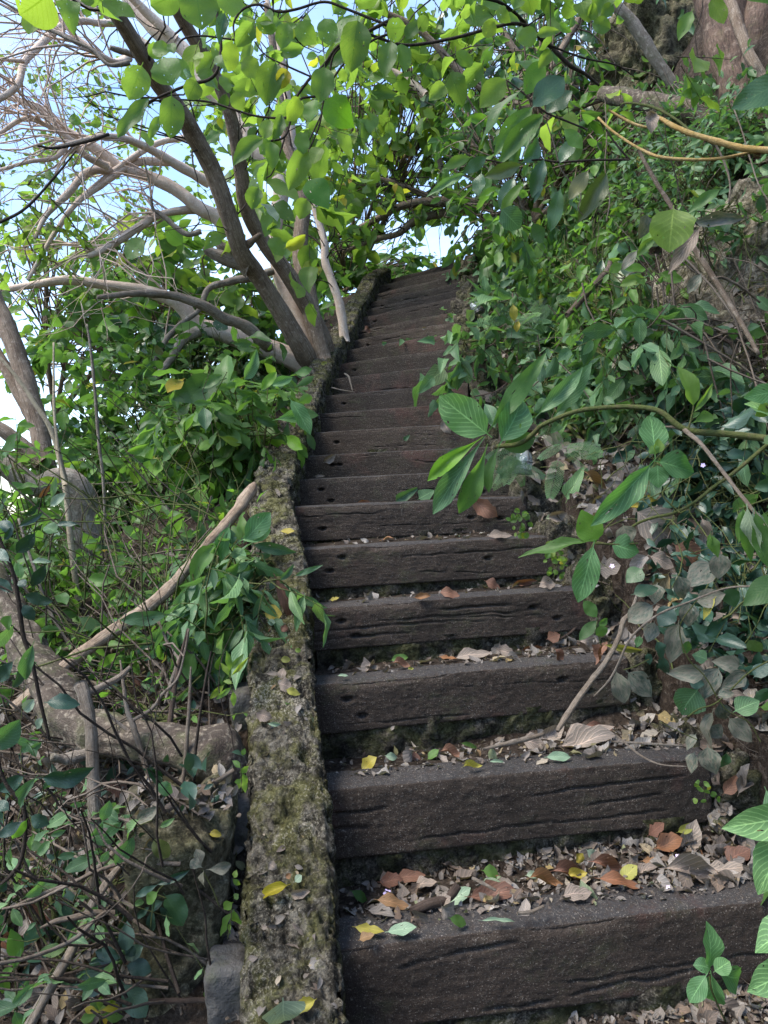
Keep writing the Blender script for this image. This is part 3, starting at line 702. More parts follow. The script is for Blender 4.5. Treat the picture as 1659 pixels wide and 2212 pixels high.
limb('limb', tree, PALE, [(105,265,20),(40,260,16),(-20,250,14)], Z1, 4.1, 4.0, 8, store=TW)
limb('limb', tree, PALE, [(760,170,44),(640,60,40),(560,-20,36)], Z1, 5.4, 5.2, 10, store=TW)
limb('limb', tree, PALE, [(640,200,34),(540,130,30),(450,60,28),(360,20,22),(300,-20,18)], Z1, 5.2, 5.0, 10, store=TW)
limb('limb', tree, PALE, [(300,610,26),(240,680,20),(120,700,16),(-20,740,14)], Z1, 4.6, 4.2, 7, store=TW)
limb('limb', tree, DARKTW, [(-20,970,14),(110,900,12),(240,760,10),(330,650,7)], Z1, 3.4, 3.4, 6)
# fine bare twigs arching out to the left against the sky
def spray(store, k, lmin, lmax, r0, bias, mseg=6, curl=.5, seed=0, lo=.25):
    rg = np.random.default_rng(seed); Pn = []; Rn = []
    for j in range(k):
        W, Rr = store[rg.integers(len(store))]
        i = int((lo + (1 - lo) * rg.random()) * (len(W) - 2)); p = W[i].copy()
        t = nrm(W[i + 1] - W[i]); d = nrm(t * .6 + np.asarray(bias) + rg.normal(0, .55, 3)); ln = rg.uniform(lmin, lmax)
        q_ = [p]
        for s in range(mseg - 1):
            d = nrm(d + rg.normal(0, .26, 3) + np.array((0, 0, -curl * .22 * rg.random()))); p = p + d * ln / (mseg - 1); q_.append(p)
        Pn.append(q_); r = min(r0 * rg.uniform(.6, 1.4), Rr[i] * .6); Rn.append(np.linspace(r, r * .12, mseg))
    return np.array(Pn), np.array(Rn)
LEFT = [TW[i] for i in (6, 7, 8, 9, 14, 15, 16, 17, 20, 22, 23, 24) if i < len(TW)]
PA, RA = spray(LEFT, 190, .4, 1.5, .0065, (-.5, 0, .35), 8, .5, 3)
sub = [(PA[i], RA[i]) for i in range(len(PA))]
PB, RB = spray(sub, 300, .15, .6, .0028, (-.3, 0, .1), 5, .6, 4, .2)
g_ = Geo(); V, F = twigs(PA, RA, 4); g_.add(V, F); V, F = twigs(PB, RB, 3); g_.add(V, F)
g_.build('twigs', PALETW, tree, 'stuff')
PC, RC = spray(TW[:6] , 120, .3, 1.1, .006, (0, -.1, .3), 7, .4, 5, .3)
g_ = Geo(); V, F = twigs(PC, RC, 4); g_.add(V, F); g_.build('dark_twigs', DARKTW, tree, 'stuff')
SPRAY = (PA, PB, PC)

# ---- the forked tree on the left, standing further down
ft = thing('forked_tree', 'stout pale tree forking at the left edge below the sky', 'tree', P(185, 1290, 3.75))
limb('trunk', ft, GREYB, [(200,1330,84),(196,1250,70),(190,1190,66),(184,1120,64),(176,1070,62),(150,1040,58),(120,1035,50),(80,1052,46),(30,1020,46),(-30,975,44)], ID, 3.75, 3.55, 18, .10)
limb('trunk', ft, BARK, [(150,1075,44),(112,1040,44),(96,985,40),(86,930,40),(66,860,40),(48,800,40),(28,740,40),(8,690,38),(-20,630,36)], ID, 3.7, 3.8, 16, .08)
limb('limb', ft, BARK, [(90,1000,34),(50,965,32),(14,935,28),(-30,905,26)], ID, 3.65, 3.6, 12, .1)
limb('limb', ft, BARK, [(84,930,26),(40,850,26),(10,790,24),(-20,740,24)], ID, 3.8, 3.9, 10, .1)
# ---- gnarled trunk growing out from under the wall
gt = thing('gnarled_trunk', 'gnarled dark trunk running level from under the wall and bending up to the left edge', 'tree', P(520, 1660, 2.3))
limb('trunk', gt, ROOTB, [(560,1720,60,2.1),(525,1700,74,2.08),(490,1665,104,2.05),(450,1630,112,2.04),(390,1612,90,2.05),(300,1600,88,2.08),(220,1590,98,2.12),(150,1550,92,2.2),(105,1480,92,2.35),(60,1400,80,2.5),(25,1330,72,2.6),(-30,1240,66,2.7)], ID, 2.1, 2.7, 34, .30, 12)
limb('broken_stub', gt, GREYB, [(190,1630,30),(150,1640,26),(110,1636,18)], ID, 2.05, 1.98, 10, .25)
limb('root', gt, ROOTB, [(440,1655,40),(400,1690,34),(420,1750,26),(440,1800,20)], ID, 2.03, 1.93, 10, .15)
limb('root', gt, ROOTB, [(500,1670,70),(520,1730,50),(535,1770,30)], ID, 2.02, 2.0, 10, .15)

stick('dead_post', 'upright dead barkless stem crossing in front of the gnarled trunk', 'stem', DEADW,
      [([(172,1475,26),(184,1510,24),(196,1572,25),(200,1686,26),(205,1777,30),(204,1868,32),(198,1959,34),(196,2100,36)], 1.95, 1.85),
       ([(178,1500,20),(215,1485,16),(255,1465,13),(282,1440,9)], 1.95, 2.0)], n=14, rough=.16)
stick('leaning_log', 'long peeling dead log leaning up from the lower left to the wall', 'log', LOGW,
      [([(549,1046,12),(540,1062,26),(506,1111,26),(446,1180,22),(387,1248,27),(319,1312,27),(255,1357,28),(182,1407,28),(110,1462,24),(30,1530,24)], 2.75, 2.3)], n=14, rough=.22)
stick('slender_trunk', 'slender pale speckled sapling trunk rising in front of the forked tree', 'sapling', SAPL,
      [([(183,1392,14),(170,1303,13),(160,1225,13),(150,1140,13),(141,1048,13),(114,938,11),(77,874,10),(36,815,8),(-10,760,6)], 3.1, 3.0),
       ([(141,1048,10),(128,990,8),(118,900,6),(116,820,5),(116,740,4)], 3.0, 3.1)], n=10)
stick('slender_trunk', 'thin straight grey sapling stem right of the slender speckled one', 'sapling', GREYB,
      [([(232,1300,5),(228,1166,6),(223,1038,7),(214,961,7),(205,847,7),(196,756,6),(188,700,4)], 3.3, 3.3)], n=7)
stick('slender_trunk', 'thin leaning stem that meets the log at its lower end', 'sapling', GREYB,
      [([(175,1440,8),(137,1372,7),(100,1307,7),(78,1239,7),(59,1184,6),(40,1120,5)], 2.7, 2.8)], n=7)
for lab, m_, r_ in [
    ('pale Y-forked bare branch standing against the gnarled trunk', DEADW, [([(745,690,18),(722,550,22),(680,400,26),(630,240,28),(600,150,22),(580,0,14),(570,-70,8)], 1.95, 2.05), ([(630,215,16),(720,160,16),(770,90,14),(840,20,12),(870,-80,10),(895,-220,8)], 2.0, 2.1), ([(615,270,16),(530,200,13),(480,130,8)], 1.97, 2.0)]),
    ('reddish bare sapling stem in front of the gnarled trunk beside the wall', REDB, [([(770,1220,12),(815,1000,18),(830,850,26),(820,700,28),(790,600,30),(760,520,32),(770,430,30),(800,260,28),(820,110,25),(850,-60,16),(890,-220,10)], 1.95, 2.2)]),
    ('thin bare branch leaning right from the reddish stem', DEADW, [([(760,680,22),(830,600,22),(870,480,20),(890,250,18),(900,90,16),(905,-40,8)], 1.92, 2.0), ([(840,580,14),(880,540,14),(905,518,10)], 1.9, 1.88)]),
    ('long pale stick sloping from the wall down to the left edge', DEADW, [([(1110,450,20),(960,550,28),(850,620,30),(740,690,30),(640,760,28),(560,820,28),(480,900,25),(380,970,22),(200,1040,22),(60,1100,12)], 1.9, 1.6)]),
    ('thick straight stick slanting down to the bottom left corner', DEADW, [([(600,870,28),(520,970,36),(440,1090,44),(370,1250,48),(270,1430,50),(140,1660,50),(90,1760,50)], 1.72, 1.45)]),
    ('short forked pale stick lying across the slanting one', DEADW, [([(545,1125,22),(440,1130,30),(350,1150,28),(270,1165,24),(190,1200,12)], 1.55, 1.5), ([(440,1125,16),(405,1095,14),(370,1070,12)], 1.54, 1.5)]),
    ('curved tan stick reaching the left edge below the forked one', DEADW, [([(500,1122,14),(440,1170,20),(370,1240,22),(290,1285,20),(200,1320,20),(100,1350,18),(-20,1370,18)], 1.52, 1.35)]),
    ('thin red-brown stick behind the slanting sticks', REDB, [([(900,850,6),(840,885,10),(690,950,11),(590,1000,12),(500,1085,10)], 1.85, 1.8)]),
    ('dark level stick poking out from the rock to the lowest timber end', REDB, [([(690,1552,26),(800,1545,26),(900,1542,22),(1010,1540,20)], 1.62, 1.62)]),
]:
    stick('dead_branch', lab, 'branch', m_, r_, Z6, 'dead branches leaning on the lower left slope', 9, .16)
for lab, r_ in [
    ('thin brown stick arched over the mid-left undergrowth', [([(720,1180,10),(640,1080,10),(560,990,10),(500,920,8)], 3.0, 3.2)]),
    ('pale stick running level below the leaning log', [([(270,1425,20),(400,1408,24),(460,1400,20)], 2.7, 2.6)]),
    ('fallen greenish stick lying across the undergrowth behind the log', [([(1000,820,10),(860,790,12),(720,750,12),(600,690,12),(520,640,8)], 3.6, 3.9)]),
    ('level stick running into the wall behind the log', [([(940,960,14),(800,985,14),(650,1000,12),(520,1040,12)], 3.2, 3.4)]),
    ('dark crooked stick lying under the leaning log', [([(620,1540,30),(540,1575,30),(470,1585,28),(400,1570,26)], 2.5, 2.5)]),
    ('brown broken stick beside the dead post top', [([(800,1480,26),(760,1560,30),(700,1640,24)], 2.45, 2.4)]),
    ('forked tan stick standing by the wall under the shrub', [([(890,1330,16),(880,1400,20),(850,1470,22),(810,1580,18),(780,1680,12)], 2.3, 2.2), ([(850,1465,14),(800,1400,14),(750,1280,10)], 2.25, 2.3)]),
]:
    stick('dead_branch', lab, 'branch', DEADW if 'green' not in lab else GREENTW, r_, Z3, 'dead branches leaning on the lower left slope', 8, .16)
# thicket of thin dead stems and hanging roots over the lower left ground
rg = np.random.default_rng(12)
def thicket(box, k, d0, d1, lmin, lmax, r0, vert, seed, mat, name, curl=.3, lift_=.06):
    rg = np.random.default_rng(seed); Pn = []; Rn = []
    for j in range(k):
        x = rg.uniform(box[0], box[2]); y = rg.uniform(box[1], box[3]); h_, n_ = hit(x, y)
        if h_ is not None and not (h_[0] < xl(h_[1]) - .30 or h_[0] > xr(h_[1]) + .12): continue
        if h_ is None or np.linalg.norm(h_ - CO) > d1 or np.linalg.norm(h_ - CO) < d0: continue
        p = h_ + n_ * rg.uniform(.0, lift_); d = nrm(np.array((rg.normal(), rg.normal() * .6, rg.normal() * .5 + vert))); ln = rg.uniform(lmin, lmax); q_ = [p]
        if h_[0] < xl(h_[1]): d[0] = -abs(d[0])
        else: d[0] = abs(d[0])
        for s in range(6):
            d = nrm(d + rg.normal(0, curl, 3)); p = p + d * ln / 6
            if abs(p[0] - xl(p[1]) + .12) < .15 or (xl(p[1]) < p[0] < xr(p[1])): p = p - d * ln / 6
            q_.append(p)
        Pn.append(q_); r = r0 * rg.uniform(.4, 1.5); Rn.append(np.linspace(r, r * .5, 7))
    if not Pn: return
    V, F = twigs(np.array(Pn), np.array(Rn), 4); g = Geo(); g.add(V, F); o = g.build(name, mat, None, 'stuff'); return o
thicket((0, 1250, 500, 2212), 90, .9, 4.5, .15, .6, .004, .5, 31, DEADTW, 'dead_stems', .2)
thicket((0, 1000, 560, 1700), 200, 1.9, 7, .2, .8, .004, .5, 32, DEADTW, 'dry_twigs', .2)
thicket((960, 300, 1659, 1000), 420, 2.0, 8, .15, .7, .003, .3, 33, DEADTW, 'hanging_roots', .35, .3)
thicket((0, 650, 640, 1500), 420, 1.9, 9, .2, .8, .003, 1.2, 35, GREENTW, 'green_stems', .2, .25)
thicket((950, 250, 1659, 1500), 420, 1.4, 9, .12, .5, .0025, .8, 36, GREENTW, 'green_stems', .25, .25)
thicket((1000, 200, 1659, 900), 200, 2.5, 9, .5, 1.3, .004, -1.5, 37, DEADTW, 'hanging_roots', .12, .5)
thicket((1150, 1150, 1659, 1800), 60, 1.5, 4, .08, .3, .0025, .2, 34, DEADTW, 'fine_twigs', .3)
thicket((0, 1500, 480, 2212), 80, .9, 4.5, .2, .55, .0035, 1.6, 38, DARKTW, 'dead_stems', .16, .12)

# ---- right side: trees on the slope
rt = thing('slope_tree', 'big reddish fluted trunk at the top right corner', 'tree', P(1600, 330, 4.3))
limb('trunk', rt, TRUNKB, [(1612,330,74),(1598,260,66),(1582,180,68),(1570,110,76),(1555,40,90),(1540,-40,100)], ID, 4.25, 5.1, 30, .26)
limb('trunk', rt, TRUNKB, [(1610,300,60),(1605,200,54),(1625,100,60),(1640,20,66),(1650,-50,60)], ID, 4.3, 5.0, 16, .14)
limb('limb', rt, BARK, [(1650,170,20),(1615,110,22),(1590,40,24),(1570,-20,22)], ID, 4.2, 4.4, 9)
limb('limb', rt, ROOTB, [(1659,290,36),(1560,270,40),(1460,235,42),(1370,215,38),(1300,200,30)], ID, 4.35, 5.3, 12, .2)
st = thing('slope_tree', 'slim grey spotted trunk leaning across the upper right', 'tree', P(1470, 210, 5.2))
limb('trunk', st, GREYB, [(1480,225,22),(1463,195,22),(1414,125,25),(1374,60,26),(1325,5,24),(1290,-40,22)], ID, 5.2, 5.0, 12, .08)
bt = thing('arching_tree', 'dark limb arching over the top of the steps from the right', 'tree', P(1010, 455, 8.0))
BTW = []
limb('limb', bt, BARK, [(1060,440,26),(1000,438,24),(930,437,20),(870,445,16),(820,470,13),(760,500,12),(700,520,10),(640,545,6)], ID, 8.0, 8.0, 10, .14, store=BTW)
limb('limb', bt, BARK, [(1030,455,20),(950,462,20),(890,480,16),(860,505,14),(800,520,10),(740,545,7)], ID, 8.1, 8.0, 9, .14, store=BTW)
limb('limb', bt, BARK, [(940,430,13),(890,410,13),(850,395,12),(800,380,8)], ID, 8.1, 8.0, 8, store=BTW)
limb('limb', bt, BARK, [(780,10,12),(900,60,14),(1000,160,16),(1100,220,18),(1200,240,18),(1300,210,20)], ID, 6.5, 6.4, 8, store=BTW)
limb('limb', bt, PALE, [(920,205,16),(890,180,15),(850,155,12),(800,140,8)], ID, 7.5, 7.6, 8, store=BTW)
limb('limb', bt, BARK, [(1080,60,14),(1120,120,14),(1160,170,12),(1250,190,12)], ID, 6.6, 6.6, 8, store=BTW)
limb('limb', bt, BARK, [(860,100,12),(900,180,11),(940,300,12),(960,420,14)], ID, 8.2, 8.2, 8, store=BTW)
limb('limb', bt, BARK, [(1290,-20,18),(1240,60,16),(1200,130,14),(1160,200,12)], ID, 6.6, 6.6, 8, store=BTW)
PD, RD = spray(BTW, 260, .25, 1.1, .007, (-.2, 0, .1), 7, .5, 8, .05)
g_ = Geo(); V, F = twigs(PD, RD, 4); g_.add(V, F); g_.build('twigs', DARKTW, bt, 'stuff')
for lab, m_, r_, cv in [
    ('smooth brown bare stem slanting down the right slope in front of the boulder', BARK, [([(545,0,30),(640,180,34),(760,380,38),(850,520,40),(1000,800,44),(1180,1080,48),(1340,1340,44),(1460,1540,40),(1580,1760,36)], 3.2, 2.9), ([(1200,1110,26),(1260,1095,24),(1380,1150,24),(1480,1220,22),(1590,1310,16)], 3.0, 3.1)], ZB),
    ('brown crooked branch level across the foot of the boulder', REDB, [([(820,1610,28),(900,1580,30),(1080,1580,28),(1200,1600,32),(1350,1670,34),(1420,1790,20)], 3.3, 3.2)], ZB),
    ('thick reddish root slanting up the right slope', REDB, [([(-70,1420,46),(0,1350,54),(120,1210,60),(200,1120,60),(290,1030,56),(300,960,40)], 3.9, 4.1)], ZB),
    ('yellowish bare twig sweeping in from the right edge', YELB, [([(1700,650,30),(1550,640,28),(1400,600,24),(1280,560,22),(1200,515,16),(1180,500,8)], 2.4, 2.6)], Z2),
    ('thin yellow twig arching below the yellowish one', YELB, [([(1659,640,10),(1480,680,13),(1350,690,14),(1200,680,14),(1120,650,12),(1050,610,11),(980,560,10),(925,508,9)], 2.45, 2.7)], Z2),
    ('pale yellow twig tip holding a curled grey leaf', YELB, [([(968,474,10),(1050,522,13),(1110,545,12),(1160,552,9)], 2.65, 2.6)], Z2),
    ('greenish thin twig sagging above the yellow twigs', GREENTW, [([(1020,450,5),(1060,445,10),(1150,460,12),(1220,490,12),(1300,545,10),(1340,590,8)], 2.7, 2.5)], Z2),
    ('peeling pale stick leaning on the fourth step from the bottom right', DEADW, [([(975,240,14),(940,330,20),(905,370,26),(880,460,26),(810,590,28),(740,680,30),(660,790,34),(600,880,34),(560,945,24)], 2.35, 2.15)], ZA),
    ('thin grey twig running down from the right edge over the dusty leaves', DEADW, [([(1680,195,12),(1550,190,12),(1420,205,10),(1250,270,11),(1100,330,11),(1000,400,11),(930,480,12),(880,590,12),(830,680,11),(750,765,7)], 1.75, 1.95)], ZA),
    ('pale stripped twig hanging from the arching branch to the right edge', DEADW, [([(1160,370,8),(1240,380,22),(1290,415,22),(1340,460,20),(1450,600,18),(1550,730,18),(1680,890,16)], 1.9, 1.6)], Z5),
    ('thin fallen twig over the second step edge', DEADW, [([(860,960,8),(930,1020,10),(1000,1075,9),(1100,1120,9),(1235,1130,6)], 1.95, 1.85)], ZA),
    ('straight thin twig resting on litter of the third tread', DEADW, [([(840,1000,12),(980,1008,14),(1100,1015,14),(1215,1022,10)], 2.1, 2.05)], ZA),
    ('pale stick lying in litter at the riser of the third tread', DEADW, [([(170,1040,14),(300,1010,26),(400,985,28),(490,960,20)], 2.15, 2.2)], ZA),
    ('stubby bark piece lying in litter on the lowest tread', REDB, [([(320,700,32),(390,670,36),(460,650,32),(500,600,30)], 1.78, 1.82)], Z8),
    ('grey twig lying by the bark piece on the lowest tread', DEADW, [([(550,572,12),(590,592,14),(640,620,10)], 1.85, 1.82)], Z8),
    ('curled grey twig at the edge of the lowest step', DEADW, [([(720,705,12),(770,700,14),(820,678,12)], 1.72, 1.73)], Z8),
    ('brown forked twig against the fifth step riser', REDB, [([(575,465,10),(630,430,14),(670,385,12),(690,345,8)], 2.8, 2.85)], ZA),
    ('thin bare twig fallen across the upper left end of the steps', DEADW, [([(420,745,10),(445,765,12),(455,800,9),(468,850,7)], 4.9, 4.8), ([(340,830,8),(400,845,9),(480,858,6)], 4.85, 4.85)], Z4),
    ('bare twigs crossing the litter beside the lamp', REDB, [([(1200,885,8),(1270,870,9),(1340,850,7),(1400,800,6)], 3.9, 3.9)], Z4),
]:
    stick('dead_branch', lab, 'branch', m_, r_, cv, 'bare sticks and twigs about the steps', 9, .14)
# lianas
for lab, r_, cv in [
    ('dark twisted liana looping from the top edge over the upper right', [([(480,-20,18),(540,50,20),(600,100,20),(660,150,20),(720,200,20),(800,280,18),(870,320,14),(930,370,8)], 3.3, 3.6)], Z2),
    ('thin pale root hanging over the upper right slope', [([(700,520,5),(740,640,6),(760,720,6),(800,780,6),(850,840,6),(840,900,5),(860,930,4)], 2.9, 3.0)], Z2),
    ('thin pale vine falling beside the right edge', [([(1500,440,6),(1545,560,6),(1580,680,6),(1620,800,6),(1670,880,6)], 2.6, 2.5)], Z2),
    ('long thin root hanging straight down the slope centre', [([(955,420,5),(962,600,6),(955,720,6),(975,860,6),(960,960,5)], 3.4, 3.4)], Z2),
    ('thin dark root hanging left of the slim grey trunk', [([(1340,330,5),(1355,250,5),(1345,150,5),(1370,60,5),(1380,-20,5)], 3.5, 3.5)], Z2),
    ('thin grey vine hanging from the yellow twigs to the big green leaf', [([(1430,620,10),(1470,700,10),(1495,790,9),(1490,880,7)], 2.6, 2.6)], Z2),
]:
    stick('liana', lab, 'vine', DARKTW if 'dark' in lab else DEADW, r_, cv, 'vines and roots hanging on the right', 7, .1)

BV = BVHTree.FromPolygons([Vector(v) for v in np.vstack(BV_V).tolist()], [tuple(f) for f in np.concatenate([np.asarray(f_) for f_ in BV_F]).tolist()])
# ------------------------------------------------------------------ leaves
def leaf_tmpl(ratio, prof, nr, nc, fold=.25, bend=.12, wav=.03, seed=0, stalk=.12, rag=.0, curl=0.0, twist=0.0):
    rg = np.random.default_rng(seed)
    v = np.concatenate([[-stalk, 0], np.linspace(0, 1, nr)[1:-1], [1.0]]); u = np.linspace(-1, 1, nc)
    w_ = np.array([prof(x) if 0 < x < 1 else 0 for x in v]) * ratio; w_[0] = .009; w_[1] = .012; w_[-1] = .006
    Lw = w_[:, None] * (1 + rag * rg.normal(0, 1, (len(v), nc)))
    X = np.broadcast_to(v[:, None], (len(v), nc)).copy(); Y = u[None, :] * Lw
    Zz = fold * np.abs(Y) - bend * np.clip(v, 0, 1)[:, None] ** 2 + wav * np.sin(v[:, None] * 11 + seed + (u[None, :] > 0) * 1.3) * np.abs(u[None, :]) * (w_[:, None] / ratio)
    if curl: Zz = Zz + curl * (Y / ratio) ** 2 * (.7 + .6 * np.sin(v[:, None] * 5 + seed)) + curl * .35 * np.sin(v[:, None] * 7 + seed * 2)
    if twist:
        a = twist * v[:, None]; Y, Zz = Y * np.cos(a) - Zz * np.sin(a), Y * np.sin(a) + Zz * np.cos(a)
    V = np.stack([X, Y, Zz], -1).reshape(-1, 3)
    U = np.stack(np.broadcast_arrays(v[:, None], u[None, :]), -1).reshape(-1, 2)
    return V, grid_faces(len(v), nc), U
PR = {
 'ovate': (.27, lambda x: math.sin(math.pi * x ** .72) ** .85),
 'round': (.38, lambda x: math.sin(math.pi * x ** .95) ** .55),
 'obov': (.20, lambda x: math.sin(math.pi * x ** 1.5) ** .8),
 'lance': (.155, lambda x: math.sin(math.pi * x ** .85) ** .9),
 'ellip': (.24, lambda x: math.sin(math.pi * x) ** .75),
 'heart': (.34, lambda x: min(1, (x * 6) ** .5) * (1 - x) ** .62 * 1.25),
 'dead': (.27, lambda x: math.sin(math.pi * x ** .85) ** .8),
}
TH_, TL_ = {}, {}
for kd, (ra, pf) in PR.items():
    dead = kd == 'dead'
    TH_[kd] = [leaf_tmpl(ra, pf, 9, 5, (.08 + .13 * k) if dead else .16 + .14 * k, .04 if dead else .04 + .11 * k, .05, k * 5 + len(kd), .12, .13 if dead else .03, (.04 + .07 * k) if dead else 0, (k - 1.5) * .3 if dead else (k - 1) * .12) for k in range(4)]
    TL_[kd] = [leaf_tmpl(ra, pf, 5, 3, .3, .06 + .1 * k, .03, k * 5 + len(kd), .1, .0, .1 if dead else 0) for k in range(4)]
LMESH = {}
def leaf_mesh(kd, k, mk, nm):
    key = (kd, k, mk, nm)
    if key not in LMESH:
        V, F, U = TH_[kd][k]; me = mesh_np(nm, V, F, U); me.materials.append(LM[mk][0]); LMESH[key] = me
    return LMESH[key]
def frames(dr, nr_):
    x = nrm(dr); z = nr_ - x * (nr_ * x).sum(-1, keepdims=True); z = nrm(z); y = np.cross(z, x)
    return x, y, z
class Leaves:
    def __init__(s, kd, mk): s.kd = kd; s.mk = mk; s.A = []
    def add(s, pos, dr, nr_, ln, wf=1.0, kd=None):
        pos = np.atleast_2d(pos); n = len(pos)
        s.A.append((pos, np.broadcast_to(dr, (n, 3)), np.broadcast_to(nr_, (n, 3)), np.broadcast_to(ln, (n,)), np.broadcast_to(wf, (n,))))
    def flush(s, root, nmax=290, name='leaf', minpx=7.0, seed=0):
        if not s.A: return
        pos, dr, nr_, ln, wf = [np.concatenate([a[i] for a in s.A]) for i in range(5)]
        rg = np.random.default_rng(seed + len(pos)); n = len(pos)
        tm = rg.integers(0, 4, n); vr = rg.random(n)
        x, y, z = frames(dr, nr_)
        vx, vy, d = proj(pos + dr * ln[:, None] * .5)
        inside = (vx > -40) & (vx < 1700) & (vy > -40) & (vy < 2260) & (d > .1)
        app = np.where(inside, ln / np.maximum(d, .1) * FPX, 0)
        order = np.argsort(-app); top = [i for i in order[:nmax] if app[i] >= minpx]
        for i in top:
            M = Matrix(((x[i][0] * ln[i], y[i][0] * ln[i] * wf[i], z[i][0] * ln[i], pos[i][0]), (x[i][1] * ln[i], y[i][1] * ln[i] * wf[i], z[i][1] * ln[i], pos[i][1]), (x[i][2] * ln[i], y[i][2] * ln[i] * wf[i], z[i][2] * ln[i], pos[i][2]), (0, 0, 0, 1)))
            link(name, leaf_mesh(s.kd, int(tm[i]), s.mk, name), None, root, M)
        rest = np.setdiff1d(np.arange(n), top)
        if len(rest):
            merged(s.kd, s.mk, pos[rest], x[rest], y[rest], z[rest], ln[rest], wf[rest], vr[rest], tm[rest], 'foliage' if root is not None else name, root)
def merged(kd, mk, pos, x, y, z, ln, wf, vr, tm, name, root, hi=False):
    g = Geo()
    for k in range(4):
        m = tm == k
        if not m.any(): continue
        V, F, U = (TH_ if hi else TL_)[kd][k]
        q_ = V[None, :, 0:1] * x[m][:, None] + V[None, :, 1:2] * y[m][:, None] * wf[m][:, None, None] + V[None, :, 2:3] * z[m][:, None]
        q_ = q_ * ln[m][:, None, None] + pos[m][:, None]
        nn = m.sum(); f = (F[None] + (np.arange(nn) * len(V))[:, None, None]).reshape(-1, 4)
        g.add(q_.reshape(-1, 3), f, np.tile(U, (nn, 1)), np.repeat(vr[m], len(V)))
    return g.build(name, LM[mk][1], root, 'stuff')
def ell(x, y, d, rxp, ryp, rz, conv=ID):
    """lobe: centre pixel and depth, half-extents in pixels and metres of depth"""
    x, y = conv(x, y); s = conv(1, 0)[0] - conv(0, 0)[0]
    c = P(x, y, d); k = s * K * d / FPX
    return c, np.array((rxp * k, rz, ryp * k))
def shrub(name, label, cat, lobes, sprigs, per, size, kd, mk, twmat, base=None, droop=.35, nmax=290, group=None, root=None, spr=(.15, .4), up=.55, seed=0, wf=1.0, facing=.25, shell=.0, tw=.0025, stems=True, sizevar=.3, minpx=8):
    rg = np.random.default_rng(seed + 100)
    if root is None:
        bp = base if base is not None else lobes[0][0] - np.array((0, 0, lobes[0][1][2]))
        root = thing(name, label, cat, bp, group)
    else: bp = base
    LV = Leaves(kd, mk); Pn = []; Rn = []
    vol = np.array([(l[1][0] * l[1][2]) for l in lobes]); vol = vol / vol.sum()
    for (c, r), f in zip(lobes, vol):
        k = max(1, int(sprigs * f))
        v = rg.normal(0, 1, (k, 3)); v = nrm(v) * (rg.random((k, 1)) ** (1 / 3.) * (1 - shell) + shell)
        p0 = c + v * r
        d = nrm(v * .5 + rg.normal(0, .55, (k, 3)) + np.array((0, 0, .25 - droop * .6)))
        ln = rg.uniform(spr[0], spr[1], k)
        m = 5; t = np.linspace(0, 1, m)[None, :, None]
        bend = rg.normal(0, .18, (k, 1, 3)) + np.array((0, 0, -droop * .5))
        Q = p0[:, None] + d[:, None] * ln[:, None, None] * t + bend * ln[:, None, None] * t ** 2
        Pn.append(Q); Rn.append(np.linspace(1, .4, m)[None, :] * tw * rg.uniform(.6, 1.3, (k, 1)))
        for j in range(per):
            tt = (j + .6 + rg.uniform(-.3, .3, k)) / per; tt = np.clip(tt, 0, 1)[:, None]
            p = p0 + d * ln[:, None] * tt + bend[:, 0] * ln[:, None] * tt ** 2
            side = nrm(np.cross(d, np.array((0, 0, 1.0))) + 1e-3) * (1 if j % 2 else -1)
            dd = nrm(d * .55 + side * .7 + rg.normal(0, .35, (k, 3)) + np.array((0, 0, -droop)))
            toc = nrm(CO - p)
            nn = nrm(np.array((0, 0, up)) + rg.normal(0, .5, (k, 3)) + facing * toc)
            LV.add(p, dd, nn, size * np.exp(rg.normal(0, sizevar, k)).clip(.4, 1.9), wf)
        if stems and bp is not None:
            # a forked stem from the base into the lobe, thin side branches to the sprigs
            q_ = catmull([bp, bp + (c - bp) * .5 + rg.normal(0, .06, 3), c], 5)
            rr = np.linspace(tw * 5, tw * 2.2, len(q_)); V, F, U = tube(q_, rr, 6, .1, 3)
            link('stem', mesh_np('stem', V, F, U), twmat, root)
            kk = min(k, 40); idx = rg.choice(k, kk, replace=False)
            a = q_[rg.integers(len(q_) // 3, len(q_), kk)]; b = p0[idx]
            mid = (a + b) / 2 + rg.normal(0, .05, (kk, 3))
            Pn.append(np.stack([a, a * .6 + mid * .4, mid, mid * .5 + b * .5, b], 1)); Rn.append(np.full((kk, 5), tw * 1.3))
    LV.flush(root, nmax, seed=seed, minpx=minpx)
    g = Geo(); V, F = twigs(np.vstack(Pn), np.vstack(Rn), 3); g.add(V, F); g.build('twigs', twmat, root, 'stuff')
    return root
HAND = {}
